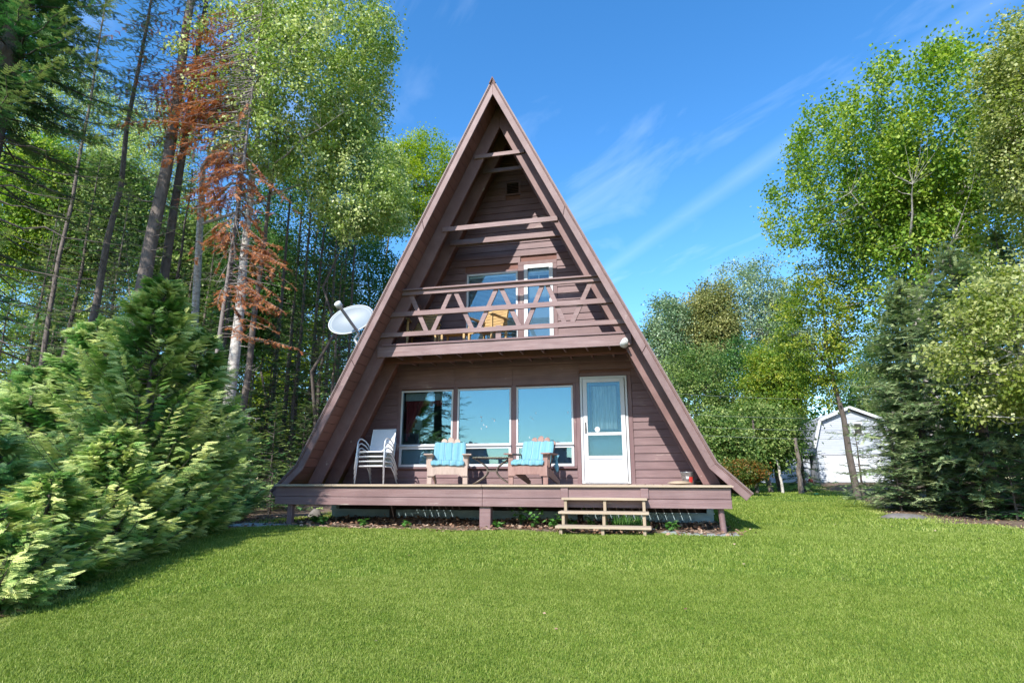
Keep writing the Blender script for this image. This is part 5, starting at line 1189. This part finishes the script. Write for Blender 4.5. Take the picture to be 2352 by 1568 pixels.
# ================================================================== SKY AND SUN
EL = 39.6; AZV = Vector((-.28, -1.0, .0)).normalized()
sd = bpy.data.lights.new('sun', 'SUN'); sd.energy = 4.0; sd.angle = R(.5); sd.color = (1.0, .95, .88); so = bpy.data.objects.new('sun', sd); col.objects.link(so)
dv = Vector((AZV.x*math.cos(R(EL)), AZV.y*math.cos(R(EL)), math.sin(R(EL)))); so.rotation_euler = dv.to_track_quat('Z', 'Y').to_euler(); so.location = (0, 0, 30)
w = bpy.data.worlds.new('World'); scn.world = w; w.use_nodes = True; nt = w.node_tree; nt.nodes.clear(); L = nt.links
out = N(nt, 'ShaderNodeOutputWorld'); bg = N(nt, 'ShaderNodeBackground'); bg.inputs['Strength'].default_value = .15
sky = N(nt, 'ShaderNodeTexSky'); sky.sky_type = 'NISHITA'; sky.sun_disc = False; sky.sun_elevation = R(EL); sky.sun_rotation = math.atan2(AZV.x, AZV.y) % (2*math.pi); sky.air_density = 1.0; sky.dust_density = .2; sky.ozone_density = 3.0
hs = N(nt, 'ShaderNodeHueSaturation'); hs.inputs['Saturation'].default_value = 1.28; hs.inputs['Value'].default_value = 1.0; L.new(sky.outputs[0], hs.inputs['Color'])
tc = N(nt, 'ShaderNodeTexCoord'); sp_ = N(nt, 'ShaderNodeSeparateXYZ'); L.new(tc.outputs['Generated'], sp_.inputs[0])
mz = N(nt, 'ShaderNodeMath', operation='MAXIMUM'); mz.inputs[1].default_value = .04; L.new(sp_.outputs['Z'], mz.inputs[0])
dx = N(nt, 'ShaderNodeMath', operation='DIVIDE'); dy = N(nt, 'ShaderNodeMath', operation='DIVIDE'); L.new(sp_.outputs['X'], dx.inputs[0]); L.new(mz.outputs[0], dx.inputs[1]); L.new(sp_.outputs['Y'], dy.inputs[0]); L.new(mz.outputs[0], dy.inputs[1])
cb_ = N(nt, 'ShaderNodeCombineXYZ'); L.new(dx.outputs[0], cb_.inputs[0]); L.new(dy.outputs[0], cb_.inputs[1])
def plane_pt(u, v): d = ray(u, v); return np.array([d.x/d.z, d.y/d.z])
A_ = plane_pt(1480, 560); B_ = plane_pt(2100, 130); dirv = (B_-A_)/np.linalg.norm(B_-A_); phi = math.atan2(dirv[1], dirv[0])
mp = N(nt, 'ShaderNodeMapping'); mp.vector_type = 'TEXTURE'; mp.inputs['Location'].default_value = (A_[0], A_[1], 0); mp.inputs['Rotation'].default_value = (0, 0, phi); L.new(cb_.outputs[0], mp.inputs[0])
ns = N(nt, 'ShaderNodeMapping'); ns.inputs['Scale'].default_value = (.55, 1.25, 1); L.new(mp.outputs[0], ns.inputs[0])
nz = N(nt, 'ShaderNodeTexNoise'); nz.inputs['Scale'].default_value = 1.7; nz.inputs['Detail'].default_value = 10; nz.inputs['Roughness'].default_value = .55; nz.inputs['Distortion'].default_value = 1.1; L.new(ns.outputs[0], nz.inputs[0])
cr_ = ramp(nt, [(.50, (0, 0, 0)), (.86, (.22, .22, .22))]); L.new(nz.outputs[0], cr_.inputs[0])
# long thin vapour streak
s2 = N(nt, 'ShaderNodeSeparateXYZ'); L.new(mp.outputs[0], s2.inputs[0]); ab = N(nt, 'ShaderNodeMath', operation='ABSOLUTE'); L.new(s2.outputs['Y'], ab.inputs[0])
mr = N(nt, 'ShaderNodeMapRange'); mr.inputs['From Min'].default_value = 0; mr.inputs['From Max'].default_value = .07; mr.inputs['To Min'].default_value = .14; mr.inputs['To Max'].default_value = 0; L.new(ab.outputs[0], mr.inputs[0])
n4 = N(nt, 'ShaderNodeTexNoise'); n4.inputs['Scale'].default_value = 2.2; n4.inputs['Detail'].default_value = 4; L.new(mp.outputs[0], n4.inputs[0])
ml = N(nt, 'ShaderNodeMath', operation='MULTIPLY'); L.new(mr.outputs[0], ml.inputs[0]); L.new(n4.outputs[0], ml.inputs[1])
ad = N(nt, 'ShaderNodeMath', operation='ADD'); L.new(cr_.outputs[0], ad.inputs[0]); L.new(ml.outputs[0], ad.inputs[1]); ad.use_clamp = True
mx = N(nt, 'ShaderNodeMixRGB'); L.new(ad.outputs[0], mx.inputs[0]); L.new(hs.outputs[0], mx.inputs[1]); mx.inputs[2].default_value = (5.2, 6.0, 7.2, 1)
L.new(mx.outputs[0], bg.inputs[0]); L.new(bg.outputs[0], out.inputs[0])

scn.render.engine = 'CYCLES'
scn.render.resolution_x = 1024; scn.render.resolution_y = 682
scn.view_settings.view_transform = 'Standard'; scn.view_settings.look = 'None'; scn.view_settings.exposure = 1.08; scn.view_settings.gamma = 1
scn.cycles.max_bounces = 8; scn.cycles.transparent_max_bounces = 16; scn.cycles.diffuse_bounces = 3
